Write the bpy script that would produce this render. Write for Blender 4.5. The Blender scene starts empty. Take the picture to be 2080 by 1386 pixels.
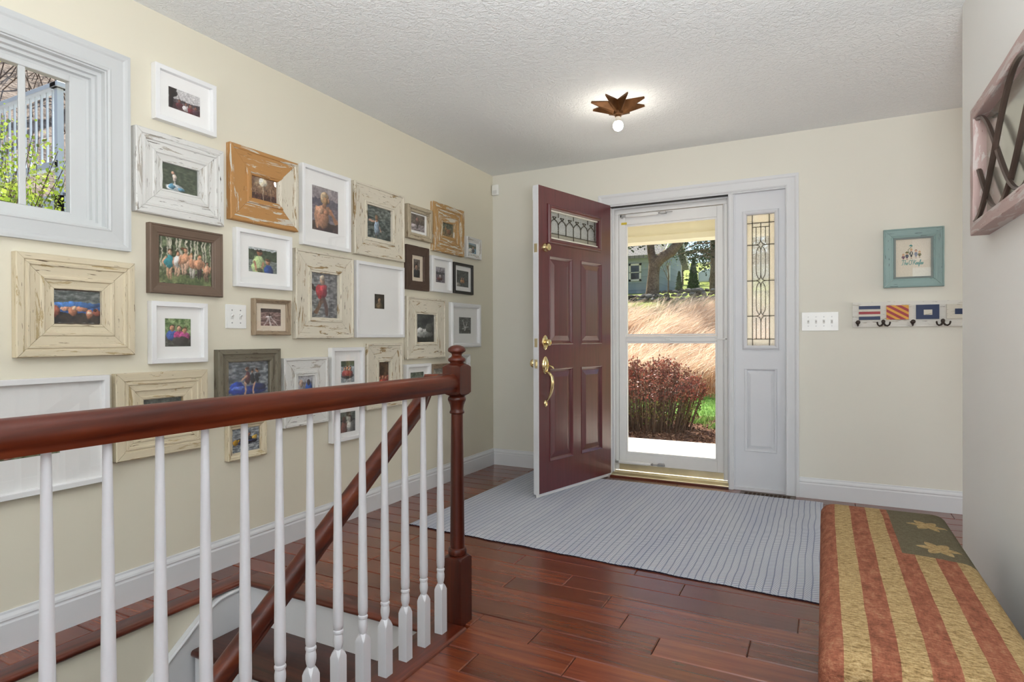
import bpy, bmesh, math, random
import numpy as np
from mathutils import Vector, Matrix

C = bpy.context.scene.collection
SC = bpy.context.scene
random.seed(7)
PI = math.pi
D = 4.437            # room face of the front wall
HC = 2.44            # ceiling height

# ------------------------------------------------------------------ camera
cam_d = bpy.data.cameras.new('camera')
cam = bpy.data.objects.new('camera', cam_d)
C.objects.link(cam)
yaw, pitch, roll = 0.4787, -0.003564, -0.003136
fw = Vector((-math.sin(yaw) * math.cos(pitch), math.cos(yaw) * math.cos(pitch), math.sin(pitch)))
rt = Vector((math.cos(yaw), math.sin(yaw), 0))
up = rt.cross(fw)
r2 = rt * math.cos(roll) + up * math.sin(roll)
u2 = -rt * math.sin(roll) + up * math.cos(roll)
M = Matrix((r2, u2, -fw)).transposed().to_4x4()
M.translation = Vector((2.48346, 0, 1.06083))
cam.matrix_world = M
cam_d.sensor_width = 36
cam_d.sensor_fit = 'HORIZONTAL'
cam_d.lens = 1218.034 / 2080 * 36
cam_d.clip_start = 0.02
SC.camera = cam

# ------------------------------------------------------------------ view, sky, sun, window light, added fills
SC.view_settings.view_transform = 'Standard'
SC.view_settings.look = 'None'
SC.view_settings.gamma = 1
SC.view_settings.use_curve_mapping = False
SC.view_settings.exposure = -0.14

world = bpy.data.worlds.new('sky')
SC.world = world
world.use_nodes = True
wn = world.node_tree
sky = wn.nodes.new('ShaderNodeTexSky')
sky.sky_type = 'NISHITA'
sky.sun_disc = False
sky.sun_elevation = math.radians(52)
sky.sun_rotation = math.radians(-37)
sky.altitude = 0
sky.air_density = 1.0
sky.dust_density = 1.0
bgn = wn.nodes['Background']
wn.links.new(sky.outputs[0], bgn.inputs[0])
bgn.inputs[1].default_value = 0.24


def lamp(name, kind, loc, direction, energy, color, size=None, size_y=None):
    l = bpy.data.lights.new(name, kind)
    l.energy = energy
    l.color = color
    if kind == 'AREA':
        l.shape = 'RECTANGLE'
        l.size = size
        l.size_y = size_y
    o = bpy.data.objects.new(name, l)
    C.objects.link(o)
    o.location = loc
    o.rotation_euler = Vector(direction).to_track_quat('-Z', 'Y').to_euler()
    return o


SUN_E = 13.5
sun = lamp('sun', 'SUN', (0, 0, 20), (0.6 * 0.616, -0.8 * 0.616, -0.788), SUN_E, (1.0, 0.95, 0.87))
sun.data.angle = math.radians(0.6)
# window daylight of the great room behind and beside the camera, plus added fills
lamp('back_window_daylight', 'AREA', (3.05, -3.92, 1.35), (0, 1, .0), 14, (0.88, 0.95, 1.0), 3.7, 1.9)
lamp('back_ceiling_fill', 'AREA', (3.05, -3.90, 1.2), (0, .60, .80), 42, (0.92, 0.95, 1.0), 3.7, 1.6)  # added fill aimed upward to brighten the ceiling
lamp('side_window_daylight', 'AREA', (6.9, -1.2, 1.35), (-1, 0.1, 0.5), 38, (0.90, 0.96, 1.0), 3.6, 1.9)
part_fill = lamp('partition_fill', 'POINT', (1.12, -2.8, 1.75), (0, 0, -1), 78, (0.94, 0.96, 1.0))  # added lamp without a body, brightens the right partition
part_fill.data.shadow_soft_size = .3
ceil_fill = lamp('ceiling_fill', 'AREA', (2.7, .1, 1.15), (-.04, .17, 1), 135, (0.92, 0.96, 1.0), .5, .5)  # unseen lamp added beside the camera to lift the ceiling
lamp('far_side_window_daylight', 'AREA', (6.9, 3.4, 1.3), (-1, 0, 0.35), 50, (1.0, 0.95, 0.87), 1.6, 1.7)


# ------------------------------------------------------------------ helpers
def lin(c):
    return c / 12.92 if c <= 0.04045 else ((c + 0.055) / 1.055) ** 2.4


def rgb(h):
    if isinstance(h, str):
        h = h.lstrip('#')
        return tuple(lin(int(h[i:i + 2], 16) / 255) for i in (0, 2, 4))
    return tuple(h[:3])


def rgba(h):
    return (*rgb(h), 1)


class MB:
    def __init__(self):
        self.v = []
        self.f = []
        self.m = []
        self.uv = None

    def add(self, vs, fs, mi=0):
        o = len(self.v)
        self.v += [tuple(q) for q in vs]
        self.f += [tuple(i + o for i in t) for t in fs]
        self.m += [mi] * len(fs)

    def box(self, x0, x1, y0, y1, z0, z1, mi=0):
        vs = [(x, y, z) for x in (x0, x1) for y in (y0, y1) for z in (z0, z1)]
        self.add(vs, [(0, 1, 3, 2), (4, 6, 7, 5), (0, 4, 5, 1), (2, 3, 7, 6), (0, 2, 6, 4), (1, 5, 7, 3)], mi)

    def prism(self, poly, axis, a0, a1, mi=0):
        """extrude a 2-D polygon along axis; poly in the two other axes (cyclic order y,z / x,z / x,y)"""
        n = len(poly)

        def P(p, a):
            return {'x': (a, p[0], p[1]), 'y': (p[0], a, p[1]), 'z': (p[0], p[1], a)}[axis]
        vs = [P(p, a0) for p in poly] + [P(p, a1) for p in poly]
        fs = [(i, (i + 1) % n, n + (i + 1) % n, n + i) for i in range(n)]
        fs += [tuple(range(n))[::-1], tuple(range(n, 2 * n))]
        self.add(vs, fs, mi)

    def lathe(self, prof, c=(0, 0, 0), seg=20, axis='z', mi=0, sx=1, sy=1):
        vs = []
        for r, h in prof:
            for k in range(seg):
                a = 2 * PI * k / seg
                x, y = r * math.cos(a) * sx, r * math.sin(a) * sy
                p = {'z': (x, y, h), 'y': (x, h, y), 'x': (h, x, y)}[axis]
                vs.append((p[0] + c[0], p[1] + c[1], p[2] + c[2]))
        fs = []
        for i in range(len(prof) - 1):
            for k in range(seg):
                fs.append((i * seg + k, i * seg + (k + 1) % seg, (i + 1) * seg + (k + 1) % seg, (i + 1) * seg + k))
        fs += [tuple(range(seg))[::-1], tuple(range((len(prof) - 1) * seg, len(prof) * seg))]
        self.add(vs, fs, mi)

    def tube(self, pts, rad, seg=8, mi=0, flat=1.0):
        pts = [Vector(p) for p in pts]
        n = len(pts)
        if not isinstance(rad, (list, tuple)):
            rad = [rad] * n
        vs = []
        prev = None
        for i, p in enumerate(pts):
            t = (pts[min(i + 1, n - 1)] - pts[max(i - 1, 0)])
            if t.length < 1e-9:
                t = Vector((0, 0, 1))
            t.normalize()
            if prev is None:
                a = Vector((0, 0, 1)) if abs(t.z) < .9 else Vector((1, 0, 0))
                s = t.cross(a).normalized()
            else:
                s = (prev - t * prev.dot(t))
                s = s.normalized() if s.length > 1e-6 else t.orthogonal().normalized()
            prev = s
            b = t.cross(s)
            for k in range(seg):
                a = 2 * PI * k / seg
                vs.append(p + (s * math.cos(a) + b * math.sin(a) * flat) * rad[i])
        fs = [(i * seg + k, i * seg + (k + 1) % seg, (i + 1) * seg + (k + 1) % seg, (i + 1) * seg + k)
              for i in range(n - 1) for k in range(seg)]
        fs += [tuple(range(seg))[::-1], tuple(range((n - 1) * seg, n * seg))]
        self.add(vs, fs, mi)

    def sweep(self, sec, path, mi=0):
        """closed section [(a,b)] swept along a path; a = sideways (horizontal), b = up"""
        n = len(sec)
        P = [Vector(p) for p in path]
        vs = []
        for i, p in enumerate(P):
            t0 = (P[i] - P[i - 1]).normalized() if i > 0 else (P[1] - P[0]).normalized()
            t1 = (P[i + 1] - P[i]).normalized() if i < len(P) - 1 else t0
            t = (t0 + t1).normalized()
            s = t.cross(Vector((0, 0, 1))).normalized()
            u = s.cross(t).normalized()
            k = 1 / max(.4, t.dot(t0))
            flat = abs(t0.cross(t1).z) > 1e-4
            for a, b in sec:
                vs.append(p + s * (a * (k if flat else 1)) + u * (b * (1 if flat else k)))
        fs = [(i * n + k, i * n + (k + 1) % n, (i + 1) * n + (k + 1) % n, (i + 1) * n + k)
              for i in range(len(P) - 1) for k in range(n)]
        fs += [tuple(range(n))[::-1], tuple(range((len(P) - 1) * n, len(P) * n))]
        self.add(vs, fs, mi)

    def xform(self, mat):
        self.v = [tuple(mat @ Vector(q)) for q in self.v]
        return self

    def build(self, name, mats, parent=None, bevel=0, smooth=None, segs=1, fix=True):
        me = bpy.data.meshes.new(name)
        me.from_pydata(self.v, [], self.f)
        if not isinstance(mats, (list, tuple)):
            mats = [mats]
        for m in mats:
            me.materials.append(m)
        if len(mats) > 1:
            me.polygons.foreach_set('material_index', self.m)
        if self.uv is not None:
            uvl = me.uv_layers.new(name='UVMap')
            li = np.empty(len(me.loops), dtype=np.int32)
            me.loops.foreach_get('vertex_index', li)
            uvl.data.foreach_set('uv', np.asarray(self.uv, dtype=np.float32)[li].ravel())
        if bevel or fix:
            bm = bmesh.new()
            bm.from_mesh(me)
            bmesh.ops.recalc_face_normals(bm, faces=bm.faces)
            if bevel:
                es = [e for e in bm.edges if len(e.link_faces) == 2 and e.calc_face_angle(0) > .5]
                bmesh.ops.bevel(bm, geom=es, offset=bevel, segments=segs, profile=.5, affect='EDGES', clamp_overlap=True)
            bm.to_mesh(me)
            bm.free()
        if smooth:
            me.polygons.foreach_set('use_smooth', [True] * len(me.polygons))
            me.set_sharp_from_angle(angle=math.radians(smooth))
        me.update()
        return link(name, me, parent)


def link(name, data, parent=None):
    o = bpy.data.objects.new(name, data)
    C.objects.link(o)
    if parent is not None:
        o.parent = parent
    return o


def tag(o, label, cat, group=None, kind=None):
    o['label'] = label
    if cat:
        o['category'] = cat
    if group:
        o['group'] = group
    if kind:
        o['kind'] = kind
    return o


def thing(name, label, cat, loc=(0, 0, 0), rz=0, group=None, kind=None):
    o = bpy.data.objects.new(name, None)
    o.empty_display_size = .05
    C.objects.link(o)
    o.location = loc
    o.rotation_euler = (0, 0, rz)
    return tag(o, label, cat, group, kind)


def struct(o, label=None):
    o['kind'] = 'structure'
    if label:
        o['label'] = label
    return o


def copy_tree(o, parent=None):
    c = o.copy()
    C.objects.link(c)
    if parent is not None:
        c.parent = parent
    for ch in list(o.children):
        copy_tree(ch, c)
    return c


# ------------------------------------------------------------------ materials
def mat_new(name):
    m = bpy.data.materials.new(name)
    m.use_nodes = True
    return m, m.node_tree, m.node_tree.nodes['Principled BSDF']


def N(nt, kind, **kw):
    n = nt.nodes.new(kind)
    for k, v in kw.items():
        if k == 'inp':
            for a, b in v.items():
                n.inputs[a].default_value = b
        else:
            setattr(n, k, v)
    return n


def coords(nt, which='Object', scale=(1, 1, 1), rot=(0, 0, 0)):
    tc = N(nt, 'ShaderNodeTexCoord')
    mp = N(nt, 'ShaderNodeMapping')
    mp.inputs['Scale'].default_value = scale
    mp.inputs['Rotation'].default_value = rot
    nt.links.new(tc.outputs[which], mp.inputs[0])
    return mp.outputs[0]


def noise(nt, vec, scale, detail=3, rough=.55, dist=0):
    n = N(nt, 'ShaderNodeTexNoise', inp={'Scale': scale, 'Detail': detail, 'Roughness': rough, 'Distortion': dist})
    if vec is not None:
        nt.links.new(vec, n.inputs['Vector'])
    return n.outputs['Fac']


def ramp(nt, fac, stops, interp='LINEAR'):
    r = N(nt, 'ShaderNodeValToRGB')
    r.color_ramp.interpolation = interp
    el = r.color_ramp.elements
    while len(el) < len(stops):
        el.new(.5)
    for e, (p, c) in zip(el, stops):
        e.position = p
        e.color = rgba(c) if isinstance(c, str) else ((c, c, c, 1) if isinstance(c, (int, float)) else (*c[:3], 1))
    nt.links.new(fac, r.inputs[0])
    return r.outputs[0]


def mix(nt, fac, a, b, mode='MIX'):
    n = N(nt, 'ShaderNodeMix', data_type='RGBA', blend_type=mode)
    for sock, val in ((n.inputs[0], fac), (n.inputs[6], a), (n.inputs[7], b)):
        if isinstance(val, bpy.types.NodeSocket):
            nt.links.new(val, sock)
        elif isinstance(val, (int, float)):
            sock.default_value = val
        else:
            sock.default_value = rgba(val)
    return n.outputs[2]


def bump(nt, b, h, strength=.3, dist=.002, prev=None):
    n = N(nt, 'ShaderNodeBump', inp={'Strength': strength, 'Distance': dist})
    nt.links.new(h, n.inputs['Height'])
    if prev is not None:
        nt.links.new(prev, n.inputs['Normal'])
    if b is not None:
        nt.links.new(n.outputs[0], b.inputs['Normal'])
    return n.outputs[0]


def paint(name, col, rough=.5, spec=.5, vary=.04, bumps=0, metal=0, coat=0, nscale=6):
    m, nt, b = mat_new(name)
    v = coords(nt)
    n = noise(nt, v, nscale, 4)
    c = rgb(col)
    lo = tuple(x * (1 - vary) for x in c)
    hi = tuple(min(1, x * (1 + vary)) for x in c)
    nt.links.new(ramp(nt, n, [(.3, lo), (.7, hi)]), b.inputs['Base Color'])
    b.inputs['Roughness'].default_value = rough
    b.inputs['Specular IOR Level'].default_value = spec
    b.inputs['Metallic'].default_value = metal
    b.inputs['Coat Weight'].default_value = coat
    b.inputs['Coat Roughness'].default_value = .12
    if bumps:
        bump(nt, b, noise(nt, v, 160, 2), bumps, .001)
    return m


def wood(name, dark, mid, light, axis=0, rough=.3, coat=.4, gscale=1.0, ripple=0, per_object=0.0, spec=.5):
    """stained wood with grain along an object axis; per_object mixes a lighter/darker tone by object"""
    m, nt, b = mat_new(name)
    sc = [26 * gscale] * 3
    sc[axis] = 1.6 * gscale
    tc = N(nt, 'ShaderNodeTexCoord')
    oi = N(nt, 'ShaderNodeObjectInfo')
    sh = N(nt, 'ShaderNodeVectorMath', operation='ADD')
    cb = N(nt, 'ShaderNodeCombineXYZ')
    mul = N(nt, 'ShaderNodeMath', operation='MULTIPLY', inp={1: 37.0})
    nt.links.new(oi.outputs['Random'], mul.inputs[0])
    for i in range(3):
        nt.links.new(mul.outputs[0], cb.inputs[i])
    nt.links.new(tc.outputs['Object'], sh.inputs[0])
    nt.links.new(cb.outputs[0], sh.inputs[1])
    mp = N(nt, 'ShaderNodeMapping')
    mp.inputs['Scale'].default_value = sc
    nt.links.new(sh.outputs[0], mp.inputs[0])
    g = noise(nt, mp.outputs[0], 1.0, 6, .62, .6)
    col = ramp(nt, g, [(.28, dark), (.5, mid), (.74, light)])
    big = noise(nt, sh.outputs[0], 3.0, 2, .5, .3)
    col = mix(nt, ramp(nt, big, [(.45, 0), (.75, .4)]), col, dark)
    if per_object:
        t = ramp(nt, oi.outputs['Random'], [(0, .55), (.35, .95), (.7, 1.15), (1, 1.5)])
        col = mix(nt, per_object, col, t, 'MULTIPLY')
    nt.links.new(col, b.inputs['Base Color'])
    b.inputs['Roughness'].default_value = rough
    b.inputs['Specular IOR Level'].default_value = spec
    b.inputs['Coat Weight'].default_value = coat
    b.inputs['Coat Roughness'].default_value = .18
    nb = bump(nt, None if ripple else b, g, .04 if ripple else .12, .001)
    if ripple:
        s2 = [13.0] * 3
        s2[axis] = 1.3
        mp2 = N(nt, 'ShaderNodeMapping')
        mp2.inputs['Scale'].default_value = s2
        nt.links.new(sh.outputs[0], mp2.inputs[0])
        rp = noise(nt, mp2.outputs[0], 2.2, 2, .5, .9)
        bump(nt, b, rp, ripple, .003, nb)
    return m


def distressed(name, paint_c, wood_c, dark_c, amount=.5, fine=1.0, rough=.6, streak=True):
    """old paint over bare wood, flaking along the length of each frame rail (UV u runs along the rail)"""
    m, nt, b = mat_new(name)
    v = coords(nt, 'UV', (6 * fine, 46 * fine, 1))
    v2 = coords(nt, 'UV', (2.5, 120, 1))
    v3 = coords(nt, 'UV', (14 * fine, 160 * fine, 1))
    flake = noise(nt, v, 1.0, 6, .7, .9)
    grain = noise(nt, v2, 1.0, 4, .6)
    chip = noise(nt, v3, 1.0, 3, .6, .3)
    base = mix(nt, grain, tuple(x * .86 for x in rgb(paint_c)), rgb(paint_c))
    mask = ramp(nt, flake, [(.625 - .12 * amount, 0), (.645 - .12 * amount, 1)])
    col = mix(nt, mask, base, mix(nt, grain, tuple(x * .7 for x in rgb(wood_c)), rgb(wood_c)))
    m2 = ramp(nt, chip, [(.655, 0), (.675, 1)])
    col = mix(nt, m2, col, dark_c)
    nt.links.new(col, b.inputs['Base Color'])
    b.inputs['Roughness'].default_value = rough
    hsum = N(nt, 'ShaderNodeMath', operation='SUBTRACT')
    nt.links.new(grain, hsum.inputs[0])
    nt.links.new(mask, hsum.inputs[1])
    bump(nt, b, hsum.outputs[0], .35, .0015)
    return m


def glassy(name, tint=(1, 1, 1), refl=1.0, rough=0.0):
    """thin pane: straight-through light plus a Schlick mirror reflection from either side"""
    m = bpy.data.materials.new(name)
    m.use_nodes = True
    nt = m.node_tree
    nt.nodes.clear()
    out = N(nt, 'ShaderNodeOutputMaterial')
    tr = N(nt, 'ShaderNodeBsdfTransparent', inp={'Color': (*tint, 1)})
    gl = N(nt, 'ShaderNodeBsdfGlossy', inp={'Color': (1, 1, 1, 1), 'Roughness': rough})
    ge = N(nt, 'ShaderNodeNewGeometry')
    dt = N(nt, 'ShaderNodeVectorMath', operation='DOT_PRODUCT')
    nt.links.new(ge.outputs['Normal'], dt.inputs[0])
    nt.links.new(ge.outputs['Incoming'], dt.inputs[1])
    prev = dt.outputs['Value']
    for op, v in (('ABSOLUTE', None), ('SUBTRACT', 1.0), ('POWER', 5.0), ('MULTIPLY', .92 * refl), ('ADD', .035 * refl)):
        n = N(nt, 'ShaderNodeMath', operation=op)
        if op == 'SUBTRACT':
            n.inputs[0].default_value = 1.0
            nt.links.new(prev, n.inputs[1])
        else:
            nt.links.new(prev, n.inputs[0])
            if v is not None:
                n.inputs[1].default_value = v
        prev = n.outputs[0]
    mx = N(nt, 'ShaderNodeMixShader')
    nt.links.new(prev, mx.inputs[0])
    nt.links.new(tr.outputs[0], mx.inputs[1])
    nt.links.new(gl.outputs[0], mx.inputs[2])
    nt.links.new(mx.outputs[0], out.inputs[0])
    return m


def obscure_glass(name, tint, trans=.45):
    """leaded-light glass: partly clear, partly scattering, with a hammered surface"""
    m = bpy.data.materials.new(name)
    m.use_nodes = True
    nt = m.node_tree
    nt.nodes.clear()
    out = N(nt, 'ShaderNodeOutputMaterial')
    tr = N(nt, 'ShaderNodeBsdfTransparent', inp={'Color': (*tint, 1)})
    tl = N(nt, 'ShaderNodeBsdfTranslucent', inp={'Color': (*tint, 1)})
    gl = N(nt, 'ShaderNodeBsdfGlossy', inp={'Roughness': .12})
    v = coords(nt)
    vo = N(nt, 'ShaderNodeTexVoronoi', inp={'Scale': 260.0})
    nt.links.new(v, vo.inputs['Vector'])
    nb = bump(nt, None, vo.outputs['Distance'], .7, .002)
    nt.links.new(nb, gl.inputs['Normal'])
    nt.links.new(nb, tl.inputs['Normal'])
    m1 = N(nt, 'ShaderNodeMixShader')
    nt.links.new(ramp(nt, vo.outputs['Distance'], [(.2, trans * .6), (.6, trans * 1.4)]), m1.inputs[0])
    nt.links.new(tl.outputs[0], m1.inputs[1])
    nt.links.new(tr.outputs[0], m1.inputs[2])
    m2 = N(nt, 'ShaderNodeMixShader', inp={0: .12})
    nt.links.new(m1.outputs[0], m2.inputs[1])
    nt.links.new(gl.outputs[0], m2.inputs[2])
    nt.links.new(m2.outputs[0], out.inputs[0])
    return m


def leaf_mat(name, c1, c2, c3=None, rough=.5, trans=.3):
    m, nt, b = mat_new(name)
    v = coords(nt)
    n = noise(nt, v, 9, 4, .7)
    n2 = noise(nt, v, 90, 1)
    st = [(.3, c1), (.62, c2)] + ([(.8, c3)] if c3 else [])
    col = mix(nt, .55, ramp(nt, n, st), ramp(nt, n2, st))
    nt.links.new(col, b.inputs['Base Color'])
    b.inputs['Roughness'].default_value = rough
    b.inputs['Specular IOR Level'].default_value = .2
    tl = N(nt, 'ShaderNodeBsdfTranslucent')
    nt.links.new(col, tl.inputs[0])
    mx = N(nt, 'ShaderNodeMixShader', inp={0: trans})
    nt.links.new(b.outputs[0], mx.inputs[1])
    nt.links.new(tl.outputs[0], mx.inputs[2])
    nt.links.new(mx.outputs[0], nt.nodes['Material Output'].inputs[0])
    return m


WALL_L = paint('cream_wall_paint', '#DDD7C4', .75, .2, .012, .05, nscale=1.5)
WALL_F = paint('pale_wall_paint', '#DFDCD0', .75, .2, .012, .05, nscale=1.5)
WALL_R = paint('off_white_wall_paint', '#ECEBE7', .75, .2, .012, .05, nscale=1.5)
TRIM = paint('white_trim_paint', '#D8D9DA', .42, .4, .012)
WTRIM = paint('shaded_window_trim_paint', '#C6C8C7', .45, .3, .012)  # trim white greyed: the casing's shade is put into its colour
TRIM_D = paint('white_door_paint', '#D8D9DC', .4, .4, .012)
VINYL = paint('white_window_vinyl', '#CBCDCC', .35, .4, .012)
BALW = paint('white_baluster_paint', '#D0D1D4', .4, .4, .02)
PLATE = paint('white_switch_plastic', '#EEEEEA', .3, .5, .01)
ALU = paint('white_storm_aluminium', '#EAE9E6', .35, .5, .02)
BRASS = paint('polished_brass', '#E2CE9C', .18, .5, .1, 0, 1.0)
BRASS_D = paint('dull_brass', '#D8CBA8', .36, .5, .12, 0, 1.0)
STEEL = paint('grey_metal', '#A9A9A8', .35, .5, .05, 0, .9)
LEAD = paint('dark_lead_came', '#4A4438', .4, .5, .1, 0, .7)
IRON = paint('wrought_iron', '#6A5C54', .36, .5, .3, .2, .8)
HOOKM = paint('dark_bronze_hook', '#3A302A', .45, .5, .15, .1, .6)
BLACKM = paint('near_black', '#15130F', .6)
DARKGAP = paint('black_weatherstrip', '#20201E', .7)
MATBOARD = paint('white_mat_board', '#F8F7F4', .85, .2, .01)
MATCREAM = paint('cream_mat_board', '#E4D6C2', .85, .2, .01)
BACKING = paint('frame_backing_board', '#5A4A3A', .8)
GLASS = glassy('clear_pane', (.97, .98, .975), .4)
PICGLASS = glassy('picture_glass', (.985, .985, .985), 1.0)
LEADGLASS = obscure_glass('hammered_glass', (.98, .96, .90), .14)
CLEARLEAD = obscure_glass('rippled_clear_glass', (.97, .98, .97), .55)

# knock-down textured ceiling
CEIL, nt, b = mat_new('textured_ceiling_paint')
b.inputs['Base Color'].default_value = rgba('#EEF0EF')
b.inputs['Roughness'].default_value = .9
b.inputs['Specular IOR Level'].default_value = .15
v = coords(nt)
n1 = noise(nt, v, 42, 3, .55, .8)
n2 = noise(nt, v, 110, 2, .5, .5)
h1 = ramp(nt, n1, [(.44, 0), (.56, 1)])
h2 = ramp(nt, n2, [(.4, 0), (.65, .5)])
sm = N(nt, 'ShaderNodeMath', operation='ADD')
nt.links.new(h1, sm.inputs[0])
nt.links.new(h2, sm.inputs[1])
bump(nt, b, sm.outputs[0], .55, .004)

FLOORW = wood('cherry_floor_board', '#55261A', '#70351F', '#864626', 0, .25, .40, 1.0, .22, .62)
NOSEW_Y = wood('cherry_nosing_y', '#2A0E08', '#58210F', '#7A3620', 1, .28, .4)
NOSEW_X = wood('cherry_nosing_x', '#2A0E08', '#58210F', '#7A3620', 0, .28, .4)
RAILW = wood('cherry_handrail', '#2A0D06', '#56200D', '#783616', 1, .38, .12, .7, spec=.35)
NEWELW = wood('cherry_newel', '#240A05', '#461709', '#602812', 2, .36, .15, .7, spec=.35)
TREADW = wood('dark_stair_tread', '#1E0B07', '#3E1A10', '#552718', 0, .35, .3)
BENCHW = wood('bench_leg_wood', '#2A160C', '#4A2A18', '#63402A', 2, .4, .2)

# ------------------------------------------------------------------ room shell
# left wall with the window opening
WY0, WY1, WZ0, WZ1 = 0.35, 1.352, 1.496, 2.110
b_ = MB()
b_.box(-.14, 0, -4.1, D + .14, -.3, WZ0)
b_.box(-.14, 0, -4.1, D + .14, WZ1, HC)
b_.box(-.14, 0, -4.1, WY0, WZ0, WZ1)
b_.box(-.14, 0, WY1, D + .14, WZ0, WZ1)
struct(b_.build('wall_left', WALL_L), 'cream painted wall hung with picture frames')

# front wall with the opening for door and sidelight
OX0, OX1, OZ = 1.005, 2.275, 2.095
b_ = MB()
b_.box(-.14, OX0, D, D + .14, -.3, HC)
b_.box(OX1, 7.1, D, D + .14, -.3, HC)
b_.box(OX0, OX1, D, D + .14, OZ, HC)
struct(b_.build('wall_front', WALL_F), 'pale wall around the front door')

# right foreground partition
RX, RY = 3.0, 3.09
b_ = MB()
b_.box(RX, RX + .12, .55, RY, 0, HC)
struct(b_.build('wall_right', WALL_R), 'off-white partition wall at the right edge behind the bench')

# great room behind the camera: walls with window openings
b_ = MB()
b_.box(-.14, 1.15, -4.14, -4, -.3, HC)
b_.box(4.95, 7.1, -4.14, -4, -.3, HC)
b_.box(1.15, 4.95, -4.14, -4, -.3, .38)
b_.box(1.15, 4.95, -4.14, -4, 2.32, HC)
struct(b_.build('wall_back', WALL_F), 'pale wall behind the viewer with a wide window')
b_ = MB()
for y0, y1 in ((-4.14, -3.05), (.65, 2.55), (4.25, D)):
    b_.box(7, 7.14, y0, y1, -.3, HC)
b_.box(7, 7.14, -4, D, -.3, .38)
b_.box(7, 7.14, -4, D, 2.32, HC)
struct(b_.build('wall_far_right', WALL_F), 'pale wall of the next room with two windows')
b_ = MB()
b_.box(-.14, 7.14, -4.14, D + .14, HC, HC + .15)
struct(b_.build('ceiling', CEIL), 'white knock-down textured ceiling')

# baseboards: profiled
BASEP = [(0, 0), (.016, 0), (.016, .094), (.013, .1), (.013, .104), (.015, .108), (.013, .116), (.006, .126), (.005, .134), (0, .135)]


def base_x(name, x0, x1, y):          # on a wall facing -Y
    b_ = MB()
    b_.prism([(y - a, z) for a, z in BASEP], 'x', x0, x1)
    return struct(b_.build(name, TRIM), 'white moulded baseboard')


b_ = MB()
b_.prism([(a, z) for a, z in BASEP], 'y', -4, D)
struct(b_.build('baseboard_left', TRIM), 'white moulded baseboard along the cream wall')
base_x('baseboard_front', 0, .945, D)['label'] = 'white moulded baseboard behind the open door'
base_x('baseboard_front_right', 2.341, 7, D)['label'] = 'white moulded baseboard right of the sidelight'
b_ = MB()
b_.prism([(RX - a, z) for a, z in BASEP], 'y', .55, RY)
struct(b_.build('baseboard_right', TRIM), 'white moulded baseboard behind the bench')

# ------------------------------------------------------------------ floor: slab with separate boards
floor = struct(bpy.data.objects.new('floor', None), 'dark cherry plank floor')
C.objects.link(floor)
SX0, SX1, SY1 = .20, 1.20, 1.81      # stairwell opening
b_ = MB()
b_.box(SX1, 7, -4, .6, -.25, 0)
b_.box(SX1, 7, .6, D + .14, -.25, -.014)
b_.box(0, SX1, SY1 + .02, D + .14, -.25, -.014)
b_.box(0, SX0 - .02, -4, SY1 + .02, -.25, -.014)
b_.box(SX0 - .02, SX1, -4, -2.3, -.25, 0)
b_.build('subfloor', FLOORW, floor)

PW = .1275
SEAM0 = 1.997


def plank(x0, x1, y0, y1, mat=FLOORW):
    c = .0034
    dz = random.uniform(-.0004, .0004)
    L, Wd = (x1 - x0) / 2, (y1 - y0) / 2
    g = .0009
    b_ = MB()
    vs = []
    for ins, z in ((g, -.014), (g, -.0030 + dz), (c + g, dz)):
        vs += [(-L + ins, -Wd + ins, z), (L - ins, -Wd + ins, z), (L - ins, Wd - ins, z), (-L + ins, Wd - ins, z)]
    fs = [(8, 9, 10, 11)]
    for k in range(2):
        o = 4 * k
        fs += [(o + i, o + (i + 1) % 4, o + 4 + (i + 1) % 4, o + 4 + i) for i in range(4)]
    b_.add(vs, fs)
    o = b_.build('plank', mat, floor, fix=False)
    o.location = ((x0 + x1) / 2, (y0 + y1) / 2, 0)
    return o


# board ends read off the photograph, by row (row 0 starts at the seam y = 1.997)
ENDS = {-1: [1.568, 2.9], 0: [1.968, 2.55], 1: [1.818, 2.256, 2.95], 2: [1.264, 1.708, 2.62], 3: [1.488, 2.401],
        4: [1.188, 1.953, 2.75], -2: [1.75, 2.4], -3: [1.45, 2.2, 2.85]}
k = -11
while SEAM0 + k * PW < D + .1:
    y0, y1 = SEAM0 + k * PW, SEAM0 + (k + 1) * PW
    x0 = 1.322 if y0 < SY1 + .06 else 0.0
    if y1 > SY1 + .06 and y0 < SY1 + .06:
        # the row that meets the stair nosing
        xs = [0.0, .62, 1.322]
        for a, c_ in zip(xs[:-1], xs[1:]):
            plank(a, c_, SY1 + .085, y1)
        x0 = 1.322
    xe = 4.6
    ends = ENDS.get(k)
    if ends is None:
        rr = random.Random(k * 13 + 5)
        ends = []
        x = rr.uniform(.3, 1.1)
        while x < xe - .4:
            ends.append(x)
            x += rr.uniform(.45, 1.3)
    else:
        ends = ([.55] if x0 == 0 else []) + ends + [3.7]
    xs = [x0] + [e for e in ends if e > x0 + .1] + [xe]
    for a, c_ in zip(xs[:-1], xs[1:]):
        plank(a, c_, y0, min(y1, D + .02))
    # the ledge beside the stairwell: short boards
    if y1 < SY1 + .02 and y0 > .2:
        plank(.0, .125, y0, y1)
    k += 1
plank(0, .125, SEAM0 - 2 * PW + .001, SY1 + .084)
b_ = MB()
b_.box(1.322, 7, .59, SEAM0 - 11 * PW, -.014, -.0005)
b_.box(4.6, 7, .59, D, -.014, -.0005)
b_.box(0, .125, -4, SEAM0 - 11 * PW + 3 * PW + .0, -.014, -.0005)
b_.build('far_boards', FLOORW, floor)


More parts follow.
